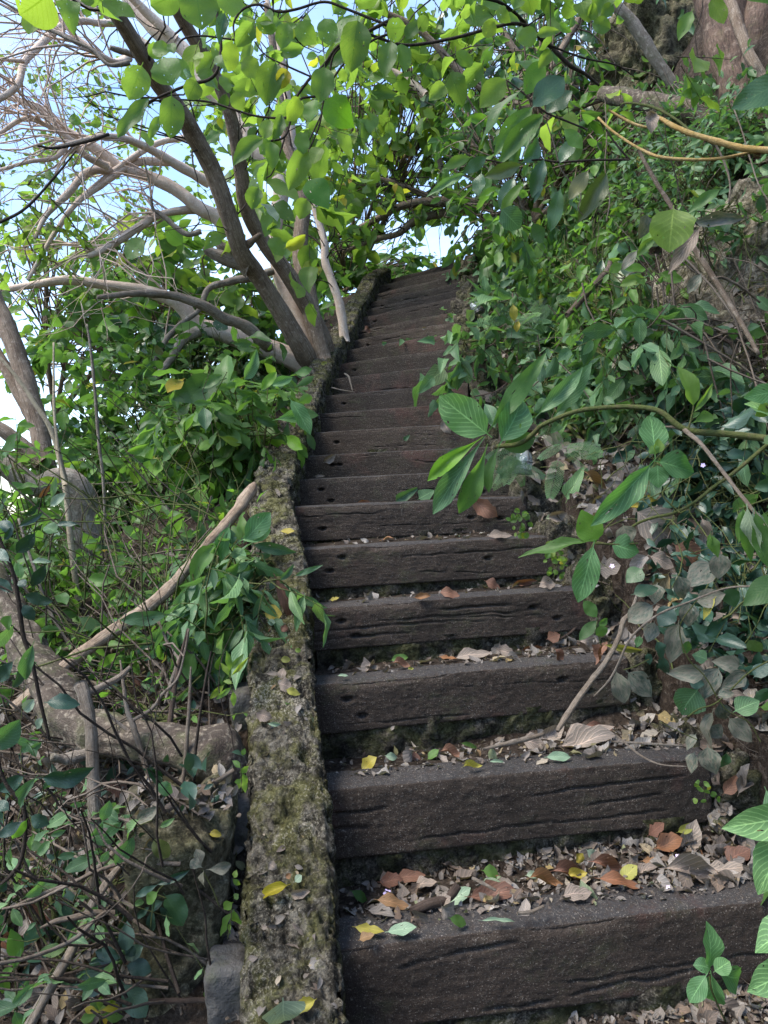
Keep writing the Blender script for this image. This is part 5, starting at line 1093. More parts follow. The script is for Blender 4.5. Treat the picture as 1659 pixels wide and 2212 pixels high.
for lab, pts, items, cv, d, mk, kd in [
  ('green four-leaved seedling growing from the kerb beside the fourth step', [([(770,370,6),(765,410,6),(790,500,6)], ZA)], [(765,350,698,265,62),(762,370,675,470,56),(775,390,830,365,36),(780,395,800,455,62,None,'round')], ZA, 2.15, 'mid', 'ellip'),
  ('rosette of round green leaves low at the right end of the lowest step', [([(1440,930,7),(1450,1000,7),(1500,1110,7)], Z8)], [(1440,905,1462,755,90),(1438,910,1390,892,50,None,'round'),(1460,922,1516,885,56,None,'round'),(1480,930,1588,975,90),(1445,935,1458,1080,84),(1425,940,1362,1040,64),(1440,900,1425,880,20)], Z8, 1.42, 'whorl', 'ellip'),
  ('large-leaved herb entering from the right edge by the lowest steps', [([(1800,500,12),(1750,420,10),(1690,390,8)], Z8), ([(1850,950,12),(1760,860,10),(1720,820,8)], Z8)], [(1750,340,1515,395,125),(1730,400,1620,640,130),(1780,770,1600,800,135),(1790,890,1590,1010,135)], Z8, 1.35, 'whorl', 'ovate'),
]:
    x0, y0 = pts[0][1](*pts[0][0][-1][:2]); t = thing('seedling', lab, 'plant', P(x0, y0, d), 'seedlings right of the steps')
    for pp, c_ in pts: limb('stem', t, GREENTW, pp, c_, d, d, 6, .05, 5)
    hand(t, items, cv, kd, mk, d, seed=len(lab), jit=.02)
# small round-leaved creepers clinging to the kerb faces
for lab, x, y, d, nx, ny, k in [('small light green creeper on the kerb beside the sixth step', 455, 835, 2.9, 45, 60, 26), ('small light green creeper running down the kerb beside the fifth step', 630, 1010, 2.6, 50, 85, 40)]:
    rgc = np.random.default_rng(int(x)); t = thing('creeper', lab, 'plant', P(*Z5(x, y), d), 'small creepers on the kerb')
    items = []
    for j in range(k):
        a = rgc.uniform(-1, 1) * nx; b = rgc.uniform(-1, 1) * ny; an = rgc.uniform(0, 6.28); l_ = rgc.uniform(18, 36)
        items.append((x + a, y + b, x + a + l_ * math.cos(an), y + b + l_ * math.sin(an), l_ * .75))
    hand(t, items, Z5, 'round', 'bright', d, seed=3, jit=.02)
    limb('stem', t, GREENTW, [(x - 5, y + ny, 4), (x + 10, y, 4), (x - 15, y - ny, 3)], Z5, d, d, 5, .05, 5)
t = thing('creeper', 'tiny round-leaved creeper at the right end of the second step', 'plant', P(*ZA(1330, 1280), 1.85), 'small creepers on the kerb')
hand(t, [(1300,1220,1285,1210,30),(1310,1240,1300,1260,34),(1330,1230,1350,1215,34),(1340,1250,1345,1275,30),(1290,1300,1270,1320,30),(1320,1300,1325,1320,28),(1380,1290,1370,1260,30),(1390,1300,1415,1300,30),(1280,1215,1300,1245,26),(1345,1235,1358,1250,24)], ZA, 'round', 'bright', 1.85, seed=2, jit=.01)
limb('stem', t, GREENTW, [(1330, 1210, 4), (1325, 1260, 4), (1340, 1330, 3)], ZA, 1.85, 1.85, 5, .05, 5)
# dark back-lit branch at upper right centre and big leaves
dk = thing('leafy_branch', 'branch of long dark green leaves with glowing edges hanging before the upper right slope', 'branch', P(1420, 330, 2.9), 'leafy branches hanging on the right')
for pts in [[(1060,690,9),(900,692,9),(760,700,9),(660,690,8),(560,710,8),(440,690,6)],[(880,560,8),(780,520,8),(690,480,8),(600,400,7),(530,345,6)],[(780,380,6),(700,400,6),(640,440,6)],[(960,560,8),(1000,620,8),(1060,690,8)]]:
    limb('stem', dk, DARKTW, pts, Z2, 2.9, 2.9, 6, .1, 6)
hand(dk, [(610,410,695,248,82,None,'ellip','mid'),(645,460,782,318,105,None,'ellip'),(580,400,388,572,76,None,'lance','mid'),(640,465,480,640,82,None,'ellip','mid'),(682,500,508,655,82,None,'ellip','mid'),(700,485,812,390,80,None,'ellip'),(525,345,420,445,92,None,'ellip','bright'),(370,680,252,718,46,None,'lance','bright'),(440,680,340,750,50,None,'lance'),(590,712,445,762,58,None,'ellip'),(600,700,700,600,70,None,'ellip'),(560,770,500,900,60,None,'ellip'),(590,800,490,922,50,None,'lance','bright'),(960,750,868,925,78,None,'ellip'),(820,600,760,700,60),(780,560,860,640,60,None,'ellip','mid'),(510,905,590,985,90,None,'round','blue'),(640,1020,700,990,80,None,'ovate','mid'),(350,750,190,825,34,None,'lance','blue'),(560,390,590,320,50),(880,740,800,860,60),(1180,980,1100,1090,48,None,'ellip','mid'),(690,690,640,840,60,None,'ellip'),(760,820,720,1000,60,None,'ellip'),(420,750,400,840,60)], Z2, 'ellip', 'dark', 2.9, seed=17, jit=.12)
bl = thing('leafy_branch', 'single very bright green oval leaf with a notched edge beside two grey leaves', 'branch', P(*Z2(1250, 880), 2.3), 'leafy branches hanging on the right')
hand(bl, [(845,510,815,835,330,2.2,'round','bright'),(620,560,580,755,150,2.3,'ovate','dusty'),(1010,640,1540,540,110,2.3,'lance','dusty'),(1060,680,820,1020,120,2.35,'lance','tan'),(680,760,545,880,80,2.35,'ellip','bright'),(1080,1070,970,1215,90,2.5,'ellip','dusty'),(530,870,400,1030,80,2.4,'ellip','dusty'),(400,980,295,1050,80,2.4,'ellip','bright'),(590,1100,395,1140,90,2.4,'ellip','bright'),(600,1160,520,1060,70,2.4,'ellip','bright'),(390,940,285,945,30,2.4,'lance','bright'),(1240,340,990,500,90,2.4,'lance','mid')], ZB, 'ellip', 'mid', 2.3, seed=18, jit=0, face=1.2)
limb('stem', bl, DARKTW, [(1060,650,10),(960,560,10),(860,500,9),(840,430,6)], ZB, 2.3, 2.25, 6, .1, 6)
limb('stem', bl, GREENTW, [(1150,640,14),(1090,800,14),(1080,920,12)], ZB, 2.3, 2.4, 6, .1, 6)
be = thing('leafy_branch', 'one large dark leaf cut off by the right edge near the top', 'branch', P(1720, 200, 1.9), 'leafy branches hanging on the right')
hand(be, [(1760,330,1505,465,115,1.9,'ellip','dark'),(1800,-20,1480,-40,60,2.0,'ellip','mid')], Z2, 'ellip', 'dark', 1.9, seed=19, jit=0)
limb('stem', be, DARKTW, [(1850,300,9),(1800,310,9),(1750,332,7)], Z2, 1.9, 1.9, 6, .1, 6)

def rbush(label, base, lobes, sprigs, per, size, kd, mk, seed, **k): return bush(label, base, lobes, sprigs, per, size, kd, mk, seed, group='bushes on the slope right of the steps', **k)
def on_slope(x, y, lift=.1):
    h_, n_ = hit(x, y)
    return (h_ + n_ * lift) if h_ is not None else P(x, y, 4)
def lobe_on(x, y, rx, ry, depth=.18, lift=.12):
    h_, n_ = hit(x, y)
    if h_ is None: return ell(x, y, 5, rx, ry, depth)
    c = h_ + n_ * lift; d = proj(c)[2]; k = K * d / FPX
    return c, np.array((rx * k, depth, ry * k))
rbush('glossy mid green bush below the limestone boulder at the right', on_slope(1420, 900, 0), [lobe_on(1420,800,110,60,.2,.2), lobe_on(1320,860,110,60,.2,.2), lobe_on(1540,890,100,40,.2,.2), lobe_on(1620,920,60,40,.2,.2), lobe_on(1240,800,90,60,.2,.2)], 150, 6, .095, 'ellip', 'blue', 41, droop=.6, up=.5, wf=1.1)
rbush('dark green bush with drooping leaves left of the limestone boulder', on_slope(1350, 760, 0), [lobe_on(1380,690,90,70,.25,.25), lobe_on(1300,640,90,70,.25,.2), lobe_on(1440,600,70,60,.25,.2), lobe_on(1330,560,80,60,.25,.2)], 130, 6, .08, 'ellip', 'mid', 42, droop=.7, up=.5, wf=.9)
rbush('mass of drooping vine leaves hanging over the slope right of the top steps', on_slope(1150, 620, 0), [lobe_on(1120,560,90,70,.3,.25), lobe_on(1060,600,60,50,.3,.2), lobe_on(1200,520,90,70,.3,.3), lobe_on(1180,640,80,60,.25,.2), lobe_on(1100,470,80,60,.3,.3), lobe_on(1250,600,80,70,.25,.2)], 230, 6, .10, 'ellip', 'mid', 43, droop=.8, up=.45)
rbush('long dark drooping leaves hanging in curtains over the middle of the right slope', on_slope(1230, 620, 0), [lobe_on(1150,520,70,60,.2,.45), lobe_on(1230,600,80,50,.2,.4), lobe_on(1300,520,70,60,.2,.4), lobe_on(1120,620,50,40,.15,.3), lobe_on(1400,640,50,50,.15,.3)], 75, 5, .15, 'lance', 'dark', 50, droop=1.3, up=.2, facing=.5, wf=1.15)
rbush('small-leaved green creepers along the right edge of the upper steps', on_slope(1040, 720, 0), [lobe_on(1030,650,35,50,.2,.1), lobe_on(1080,700,60,50,.2,.12), lobe_on(1020,740,35,30,.15,.1), lobe_on(1130,740,60,50,.2,.12), lobe_on(1010,610,25,30,.15,.1)], 170, 7, .07, 'heart', 'blue', 44, droop=.5, up=.4)
rbush('heart-leaved vine trailing onto the right end of the middle steps', on_slope(1000, 760, 0), [ell(1030,735,4.3,40,35,.12), ell(1045,690,4.6,30,35,.12), ell(1005,765,4.2,20,15,.08)], 20, 4, .12, 'heart', 'blue', 45, droop=.6, up=.3, facing=.5, wf=.8)
rbush('narrow-leaved green bush on the upper right slope under the big trunk', on_slope(1560, 430, 0), [lobe_on(1580,380,80,70,.25,.15), lobe_on(1500,440,80,60,.25,.15), lobe_on(1600,470,60,50,.25,.15), lobe_on(1450,350,80,60,.3,.15), lobe_on(1620,330,40,60,.2,.15)], 260, 7, .06, 'lance', 'blue', 46, droop=.3, up=.6, wf=1.2)
rbush('dark green bush at the right slope behind the yellow twigs', on_slope(1380, 420, 0), [lobe_on(1350,440,90,60,.3,.2), lobe_on(1420,500,80,60,.3,.2), lobe_on(1280,430,80,60,.3,.25), lobe_on(1300,330,90,60,.3,.3)], 170, 6, .085, 'ellip', 'mid', 47, droop=.6, up=.5)
rbush('dark glossy undergrowth behind the dusty vine at the lower right', on_slope(1580, 1150, 0), [lobe_on(1600,1080,60,60,.15,.12), lobe_on(1560,1000,90,50,.15,.15), lobe_on(1620,1330,50,80,.12,.1), lobe_on(1600,950,70,40,.15,.12)], 110, 5, .075, 'ellip', 'gloss', 48, droop=.4, up=.5)
rbush('dark green leaves massed behind the arching whorl', on_slope(1280, 980, 0), [lobe_on(1220,860,70,60,.15,.15), lobe_on(1280,940,60,40,.15,.12), lobe_on(1180,820,60,50,.15,.15), lobe_on(1350,930,70,40,.15,.12)], 110, 5, .09, 'heart', 'blue', 49, droop=.6, up=.4, wf=.8)
# ferny fronds round the lamps
def fern_mesh():
    g = Geo(); V0, F0, U0 = TL_['ellip'][1]
    n = 15
    for k in range(n):
        x = .12 + .88 * k / n; l_ = .20 * math.sin(math.pi * (x * .8 + .14)) + .02
        for s in (1, -1):
            # each pinna: a rib with tiny leaflets as one narrow blade
            for j in range(6):
                a = s * math.radians(62); cx_ = x + math.cos(a) * l_ * (j + .5) / 6; cy = math.sin(a) * l_ * (j + .5) / 6
                for s2 in (1, -1):
                    b = a + s2 * 1.0; c_, s_ = math.cos(b), math.sin(b); L_ = .036
                    V = V0 * L_; W_ = np.stack([cx_ + V[:, 0] * c_ - V[:, 1] * s_, cy + V[:, 0] * s_ + V[:, 1] * c_, V[:, 2] - .12 * x * x - abs(cy) * .3], -1)
                    g.add(W_, F0, U0)
    me = mesh_np('frond', np.vstack(g.V), np.vstack(g.F), np.vstack(g.U)); me.materials.append(LM['blue'][0]); return me
FM = fern_mesh()
for lab, cx0, cy0, d, k, ln, sd in [('feathery fern-like seedling drooping in front of the near lamp', 1120, 985, 2.75, 9, .17, 1), ('feathery fern-like plant right of the near lamp', 1215, 965, 2.9, 7, .15, 2), ('feathery fern-like plant below the far lamp', 1110, 690, 4.6, 12, .22, 3), ('feathery fern-like plant up the slope from the far lamp', 1180, 650, 4.8, 10, .22, 4), ('feathery fern-like plant at the foot of the leaning log', 205, 1380, 2.9, 7, .16, 5)]:
    t = thing('fern', lab, 'fern', P(cx0, cy0, d), 'feathery fern-like plants'); rgf = np.random.default_rng(sd + 50)
    for j in range(k):
        dr = nrm(np.array((rgf.normal(), -.4 + rgf.normal() * .3, rgf.normal() * .5 - .35))); nn = nrm(np.array((0, -.6, .6)) + rgf.normal(0, .3, 3)); x, y, z = frames(dr[None], nn[None]); x, y, z = x[0], y[0], z[0]; l_ = ln * rgf.uniform(.7, 1.2)
        p = P(cx0 + rgf.normal() * 12, cy0 + rgf.normal() * 8, d + rgf.normal() * .03)
        M = Matrix(((x[0] * l_, y[0] * l_, z[0] * l_, p[0]), (x[1] * l_, y[1] * l_, z[1] * l_, p[1]), (x[2] * l_, y[2] * l_, z[2] * l_, p[2]), (0, 0, 0, 1)))
        link('frond', FM, None, t, M)

# ======== 5. ground cover and litter (nobody could count these)
def scatter(n, box, d0, d1, seed):
    rg = np.random.default_rng(seed); Pp, Nn = [], []
    for j in range(n):
        h_, n_ = hit(rg.uniform(box[0], box[2]), rg.uniform(box[1], box[3]))
        if h_ is None: continue
        d = proj(h_)[2]
        if d < d0 or d > d1: continue
        Pp.append(h_); Nn.append(n_)
    return np.array(Pp), np.array(Nn), rg
def strew(name, n, box, d0, d1, seed, size, kd, mk, lift=(0, .012), flat=.35, sv=.3, wf=1.0, lean=0.0, maxx=None, filt=None, hi=False):
    Pp, Nn, rg = scatter(n, box, d0, d1, seed)
    if filt is not None:
        m = filt(Pp, Nn); Pp, Nn = Pp[m], Nn[m]
    k = len(Pp); nn = nrm(Nn + rg.normal(0, flat, (k, 3))); dr = nrm(rg.normal(0, 1, (k, 3)) + np.array((0, 0, -lean)))
    x, y, z = frames(dr, nn); ln = size * np.exp(rg.normal(0, sv, k)).clip(.35, 2)
    pos = Pp + Nn * rg.uniform(lift[0], lift[1], (k, 1)) - x * ln[:, None] * .5
    return merged(kd, mk, pos, x, y, z, ln, np.full(k, wf), rg.random(k), rg.integers(0, 4, k), name, None, hi)
flat_only = lambda P_, N_: (N_[:, 2] > .55)
def norock(P_):
    vx, vy, _d = proj(P_); return ~((vx > 320) & (vx < 500) & (vy > 1770))
def norb2(P_):
    vx, vy, _d = proj(P_); return ~((vx > 1440) & (vy > 530) & (vy < 850))
offwall = lambda P_, N_: norock(P_) & (N_[:, 2] > .3) & ((P_[:, 0] < xl(P_[:, 1]) - .27) | (P_[:, 0] > xr(P_[:, 1]) - .02))
behind = lambda P_, N_: (N_[:, 2] > .5) & (P_[:, 0] > xl(P_[:, 1])) & (P_[:, 0] < xr(P_[:, 1]) + .1)
def treads(P_, N_):
    # on the earth treads only, thinner towards the left and towards the timber's front edge
    ok = behind(P_, N_); Y = P_[:, 1]
    out = np.zeros(len(P_), bool); rgt = np.random.default_rng(5)
    for i in range(len(P_)):
        if not ok[i]: continue
        for n_ in range(NS - 1):
            a, b = SL[n_], SR[n_]; d = b - a; t = np.dot(P_[i][:2] - a[:2], d[:2]) / np.dot(d[:2], d[:2])
            ux, uy, ln = BF[n_]; off = np.dot(P_[i][:2] - a[:2], uy[:2])
            if -.01 < off < .36 and abs(P_[i][2] - a[2]) < .10:
                pr = np.clip((off - .045) / .06, 0, 1) * (.35 + .8 * t) * (1.0 if n_ < 6 else .5)
                out[i] = rgt.random() < pr; break
        else:
            if P_[i][2] < SL[0][2] - .15: out[i] = True
    return out
strew('leaf_litter', 6500, (320, 1150, 1659, 2212), .8, 3.9, 61, .037, 'dead', 'dry', (0, .01), .22, .5, filt=treads, hi=True)
strew('leaf_litter', 20000, (320, 1150, 1659, 2212), .8, 3.9, 60, .014, 'dead', 'dry', (0, .01), .6, .5, filt=treads)
strew('leaf_litter', 1100, (1080, 950, 1659, 2000), .8, 5.5, 62, .055, 'dead', 'dry', (0, .03), .5, .4, filt=offwall, hi=True)
strew('leaf_litter', 2600, (0, 1150, 520, 2212), .8, 5.5, 63, .03, 'dead', 'dry', (0, .03), .5, .4, filt=offwall)
strew('leaf_litter', 1600, (1000, 600, 1659, 1100), 2.5, 9, 64, .06, 'dead', 'dry', (0, .03), .5, .4, filt=offwall)
strew('leaf_litter', 160, (500, 900, 730, 2212), .8, 6, 65, .018, 'dead', 'dry', (0, .006), .3, .5, filt=flat_only)
norb = lambda P_, N_: offwall(P_, N_) & norb2(P_)
strew('ground_cover', 1300, (950, 150, 1659, 950), 2.5, 12, 77, .055, 'heart', 'blue', (.02, .16), .8, .45, lean=1.2, filt=norb)
strew('ground_cover', 1700, (950, 150, 1659, 950), 2.5, 12, 71, .07, 'ellip', 'blue', (.02, .16), .8, .45, lean=1.2, filt=norb)
strew('ground_cover', 1300, (950, 150, 1659, 950), 2.5, 12, 72, .065, 'lance', 'mid', (.02, .2), .9, .4, lean=.8, filt=norb)
strew('ground_cover', 900, (1400, 850, 1659, 1500), 1.4, 4, 73, .05, 'ellip', 'gloss', (.01, .1), .8, .4, lean=.5, filt=offwall)
strew('ground_cover', 1800, (0, 620, 640, 1500), 2.2, 12, 74, .06, 'ellip', 'mid', (.02, .22), .8, .4, lean=.3, filt=offwall)
strew('ground_cover', 260, (0, 1400, 480, 2100), 1.0, 4, 75, .05, 'ellip', 'gloss', (.02, .12), .8, .4, lean=.2, filt=offwall)
strew('ground_cover', 700, (640, 560, 800, 800), 3, 12, 76, .08, 'ellip', 'mid', (.03, .3), .8, .4, lean=.2, filt=lambda P_, N_: P_[:, 0] < xl(P_[:, 1]) - .22)

# the same growth carries on beyond both sides of the picture
strew('ground_cover', 2600, (1660, 100, 2700, 2000), .8, 12, 81, .075, 'ellip', 'blue', (.02, .2), .8, .45, lean=1.0, filt=offwall)
strew('ground_cover', 1600, (1660, 100, 2700, 2000), .8, 12, 82, .07, 'ellip', 'mid', (.02, .25), .9, .45, lean=.8, filt=offwall)
strew('leaf_litter', 2600, (1660, 300, 2700, 2600), .8, 8, 83, .055, 'dead', 'dry', (0, .03), .5, .4, filt=offwall)
strew('ground_cover', 2200, (-1000, 700, 0, 2300), .8, 12, 84, .07, 'ellip', 'mid', (.02, .25), .9, .45, lean=.4, filt=offwall)
strew('leaf_litter', 1800, (-1000, 900, 0, 2600), .8, 8, 85, .05, 'dead', 'dry', (0, .03), .5, .4, filt=offwall)
# ======== 6. single fallen leaves
def fallen(conv, items, group, grp_seed=0, out=.02):
    """(x0, y0, x1, y1, width, material, label[, kind[, lift]])"""
    s = conv(1, 0)[0] - conv(0, 0)[0]; rg = np.random.default_rng(grp_seed)
    for it in items:
        x0, y0, x1, y1, wpx, mk, lab = it[:7]; kd = it[7] if len(it) > 7 and it[7] else 'dead'
        c, n_ = hit(*conv((x0 + x1) / 2, (y0 + y1) / 2))
        if c is None: continue
        d = proj(c)[2]; lp = math.hypot(x1 - x0, y1 - y0) * s * K * d / FPX
        a = P(*conv(x0, y0), d); b = P(*conv(x1, y1), d); dr = nrm(b - a)
        nn = nrm(n_ * .55 + nrm(CO - c) * .75 + rg.normal(0, .18, 3)); x, y, z = frames(dr[None], nn[None]); x, y, z = x[0], y[0], z[0]
        w_ = wpx * s * K * d / FPX; wf = w_ / (lp * 2 * PR[kd][0]) * 1.1
        p = a + n_ * .012 + nrm(CO - c) * out
        M = Matrix(((x[0] * lp, y[0] * lp * wf, z[0] * lp, p[0]), (x[1] * lp, y[1] * lp * wf, z[1] * lp, p[1]), (x[2] * lp, y[2] * lp * wf, z[2] * lp, p[2]), (0, 0, 0, 1)))
        o = link('fallen_leaf', leaf_mesh(kd, int(rg.integers(0, 4)), mk, 'fallen_leaf'), None, None, M)
        tag(o, lab, 'leaf', group)
fallen(Z8, [
 (770,592,892,615,34,'orange','narrow orange-brown leaf lying in the middle of the lowest tread'),
 (858,565,988,582,52,'brown','broad dull brown leaf above the narrow orange one'),
 (915,585,985,570,36,'yellow','small mustard leaf lying on the broad brown one'),
 (1000,530,1128,570,52,'brown','reddish brown oval leaf left of the upright yellow leaf'),
 (1032,590,1192,622,48,'orange','long orange curled leaf below the upright yellow leaf'),
 (1115,600,1168,540,52,'yellow','bright yellow leaf standing upright on the lowest tread','ellip'),
 (1160,572,1245,545,36,'tan','pale curled leaf right of the bright yellow leaf'),
 (1278,555,1490,585,78,'tan','big crumpled pale tan leaf at the right of the lowest tread'),
 (1510,530,1592,475,82,'brown','red-brown cupped leaf at the right end of the lowest tread'),
 (1240,470,1335,430,66,'orange','orange leaf against the kerb right of the lowest tread'),
 (1318,400,1378,370,32,'yellow','yellow curled leaf topmost of the pile at the kerb'),
 (1212,405,1268,360,40,'brown','dull purple-brown leaf leaning on the second riser by the pile'),
 (1345,480,1388,365,62,'tan','tall crumpled tan leaf standing in the pile at the kerb'),
 (548,665,728,640,72,'brown','large brown leaf cupped behind the pale green one'),
 (588,632,655,600,50,'pale','pale blue-green leaf behind the large brown leaf','ellip'),
 (465,690,535,625,56,'pale','pale green leaf tipped up beside the bark piece','ellip'),
 (640,612,702,608,34,'tan','pale grey leaf touching the blue-green one'),
 (200,672,325,700,46,'orange','mustard-brown leaf left of the bark piece'),
 (592,562,652,572,48,'mid','green round leaf near the grey twig on the lowest tread','ellip'),
 (757,580,806,574,26,'pale','small pale green leaf above the orange leaf','ellip'),
 (980,478,1022,512,34,'pale','pale green leaf leaning on the stone riser','ellip'),
 (940,492,965,522,34,'yellow','olive leaf leaning on the stone riser'),
 (470,742,532,762,38,'bright','green leaf on the front edge of the lowest step','ellip'),
 (115,775,222,790,32,'yellow','olive-yellow leaf at the left end of the lowest tread'),
 (238,792,342,772,44,'pale','silvery green leaf at the left end of the lowest tread','ellip'),
 (130,822,185,800,34,'orange','small orange leaf overhanging the left end of the lowest step'),
 (208,605,292,592,50,'brown','brown folded leaf near the wall on the lowest tread'),
 (270,582,376,568,44,'brown','purplish curled leaf behind the brown folded one'),
 (100,640,165,680,32,'mid','small green leaf close to the wall on the lowest tread','ellip'),
 (50,835,100,838,20,'yellow','small dull yellow leaf in the corner by the wall'),
 (1190,525,1255,520,24,'orange','small flat orange leaf right of centre on the lowest tread'),
 (1485,452,1512,462,22,'pale','tiny pale green leaf near the large-leaved herb','ellip'),
 (1430,560,1590,545,66,'tan','broad faded leaf near the red-brown cupped leaf'),
 (895,655,1000,640,60,'tan','large greyish leaf at the front edge of the lowest tread'),
 (420,700,470,660,60,'tan','crumpled grey leaf beside the pale green tipped one'),
 (340,620,420,600,60,'tan','crumpled lilac-grey leaf left of the bark piece'),
 (140,185,192,135,52,'yellow','olive leaf leaning at the left of the second tread'),
 (388,142,424,105,32,'mid','glossy green leaf standing in the litter of the second tread','ellip'),
 (512,82,572,97,18,'bright','green narrow leaf beside the white flower','ellip'),
 (228,130,272,136,28,'pale','small pale leaf left of the glossy green one','ellip'),
 (520,172,590,168,20,'yellow','dull olive leaf on the second step edge'),
 (618,152,672,148,12,'pale','thin pale leaf on the second step edge','ellip'),
 (832,135,922,130,36,'pale','blue-green leaf on the second step edge','ellip'),
 (0,198,44,262,34,'orange','mustard leaf propped between wall and second step'),
 (890,95,1092,45,80,'tan','very large folded tan leaf on the second tread'),
 (975,10,1078,25,30,'brown','red-brown leaf edge above the very large tan one'),
 (1290,70,1362,10,60,'pale','pale minty leaf at the right end of the second tread','ovate'),
 (440,112,520,130,34,'brown','red-brown curled leaf right of the glossy green one'),
 (300,120,360,140,40,'brown','dark brown leaf in the middle left of the second tread'),
 (740,70,830,95,60,'tan','curled grey leaf left of the very large tan one'),
 (1500,255,1560,192,46,'brown','amber leaf stuck on the kerb stone right of the second step','ovate'),
 (590,750,712,745,14,'pale','tiny green scrap on the lowest step top','ellip'),
], 'single fallen leaves on the lower steps', 1)
fallen(Z7, [
 (518,612,590,595,34,'mid','round green leaf on the third tread at left','round'),(730,598,808,605,26,'orange','orange leaf on the third tread middle'),(805,600,960,575,52,'tan','large pale folded leaf on the third tread'),(1090,550,1180,535,44,'brown','pinkish brown leaf on the third tread right of centre'),(1240,565,1275,620,40,'brown','orange-brown leaf overhanging the fourth step from the bottom'),(980,560,1060,590,50,'tan','curled grey leaf on the third tread centre'),(1350,530,1440,575,70,'tan','big curled grey leaf at the right end of the third tread'),(1420,600,1470,530,44,'brown','red-brown leaf hanging at the right end of the third tread'),
 (1205,500,1260,480,50,'brown','dull purple leaf tipped up at the right of the third tread'),(590,655,615,650,14,'yellow','tiny yellow leaf on the third step edge'),(280,682,325,680,14,'pale','tiny pale green leaf on the left of the third step edge','ellip'),(525,625,600,640,34,'brown','dark curled leaf under the round green leaf'),
 (618,335,690,325,26,'orange','orange-brown leaf on the fourth tread'),(732,310,820,325,46,'brown','brown curled leaf on the fourth tread'),(935,260,1000,300,50,'brown','upright brown curled leaf on the fourth tread at right'),(1050,262,1155,245,26,'brown','long red-brown leaf on the fourth tread at right'),(1170,285,1240,270,34,'tan','white curled leaf on the fourth tread at right'),(245,345,285,335,20,'yellow','yellow scrap in the left corner of the fourth tread'),(945,60,1050,55,40,'tan','pale cupped leaf on the fifth tread at right'),
 (1280,975,1500,900,90,'tan','big brittle brown leaf piece in the second tread litter'),(1190,965,1280,905,60,'tan','grey-brown leaf standing in the litter beside the peeling stick'),
], 'single fallen leaves on the lower steps', 2)
fallen(Z4, [
 (300,1280,368,1235,44,'tan','pale dry leaf at the left end of the eighth step'),(1010,1030,1060,1110,50,'tan','white curled leaf hanging on the middle right of the steps'),(915,830,970,800,44,'brown','curled brown leaf on the eleventh step'),(995,770,1095,745,38,'tan','pale curled leaf near the kerb on the twelfth step'),(548,460,578,500,26,'brown','red-brown leaf by the wall on the upper steps'),(500,1525,575,1520,30,'brown','red leaf lying on the sixth step edge'),(240,1365,305,1362,18,'tan','small folded leaf on the seventh step at left'),(890,475,918,470,18,'tan','tiny pale leaf high on the steps'),(615,300,650,292,22,'tan','pale crumpled leaf by the wall near the top'),(1190,1510,1340,1610,90,'brown','large tattered brown leaf hanging over the sixth step'),(730,1520,870,1430,60,'blue','green lobed leaf lying on the sixth step','heart'),(870,1500,960,1450,80,'blue','round green leaf beside the lobed one on the sixth step','heart'),(780,1150,815,1115,26,'blue','small green leaf on the ninth step','heart'),(650,570,680,560,22,'blue','small green leaf on the fourteenth step','heart'),(1060,385,1085,420,24,'brown','brown leaf at the right end of the upper steps'),
], 'single fallen leaves on the upper steps', 3)
fallen(Z6, [
 (1352,1005,1190,1058,52,'bright','yellow-green leaf lying on the wall top near the bottom','ovate'),(1395,985,1425,955,34,'pale','small pale leaf on the wall edge','ellip'),(1358,80,1422,102,34,'yellow','pale yellow leaf on the wall top at mid height','ovate'),(1345,1560,1350,1700,185,'pale','big pale lobed leaf face down at the foot of the wall','heart'),(1505,1540,1410,1595,52,'yellow','olive curled leaf beside the big pale one'),(1282,240,1338,245,20,'pale','green-white narrow leaf on the wall','ellip'),(1225,190,1300,215,50,'tan','torn white leaf on the wall'),(1340,30,1350,-20,50,'tan','lilac-grey crumpled leaf on the wall'),(1345,975,1370,960,24,'orange','tiny orange leaf on the wall'),(1270,900,1310,930,34,'tan','pinkish scrap on the wall'),(1395,1180,1450,1240,18,'tan','grey splinter-like leaf on the wall'),(1245,1205,1272,1195,20,'tan','cream scrap on the wall'),(1400,1050,1490,1030,40,'tan','pale pink crumpled leaf on the wall edge'),
 (975,765,1028,765,32,'yellow','bright yellow leaf on the ground by the root','round'),(110,1010,290,1250,100,'brown','big orange-brown dead leaf caught in the twigs at the left','lance'),(0,1260,172,1275,62,'brown','folded brown leaf below the big one at the left edge'),(540,500,600,590,80,'brown','pale brown cupped leaf below the gnarled trunk'),(890,310,960,290,60,'tan','dry grey leaf on the gnarled trunk near the wall'),(910,340,940,390,50,'tan','grey leaf hanging from the gnarled trunk'),(190,1440,255,1410,50,'brown','tan leaf in the litter at the lower left'),(105,450,130,490,26,'yellow','yellow leaf behind the dark glossy leaf'),(215,1070,300,1100,60,'brown','brown leaf behind the forked stick'),(650,20,760,40,50,'brown','brown curled leaf above the gnarled trunk'),
], 'single fallen leaves on and beside the wall', 4)
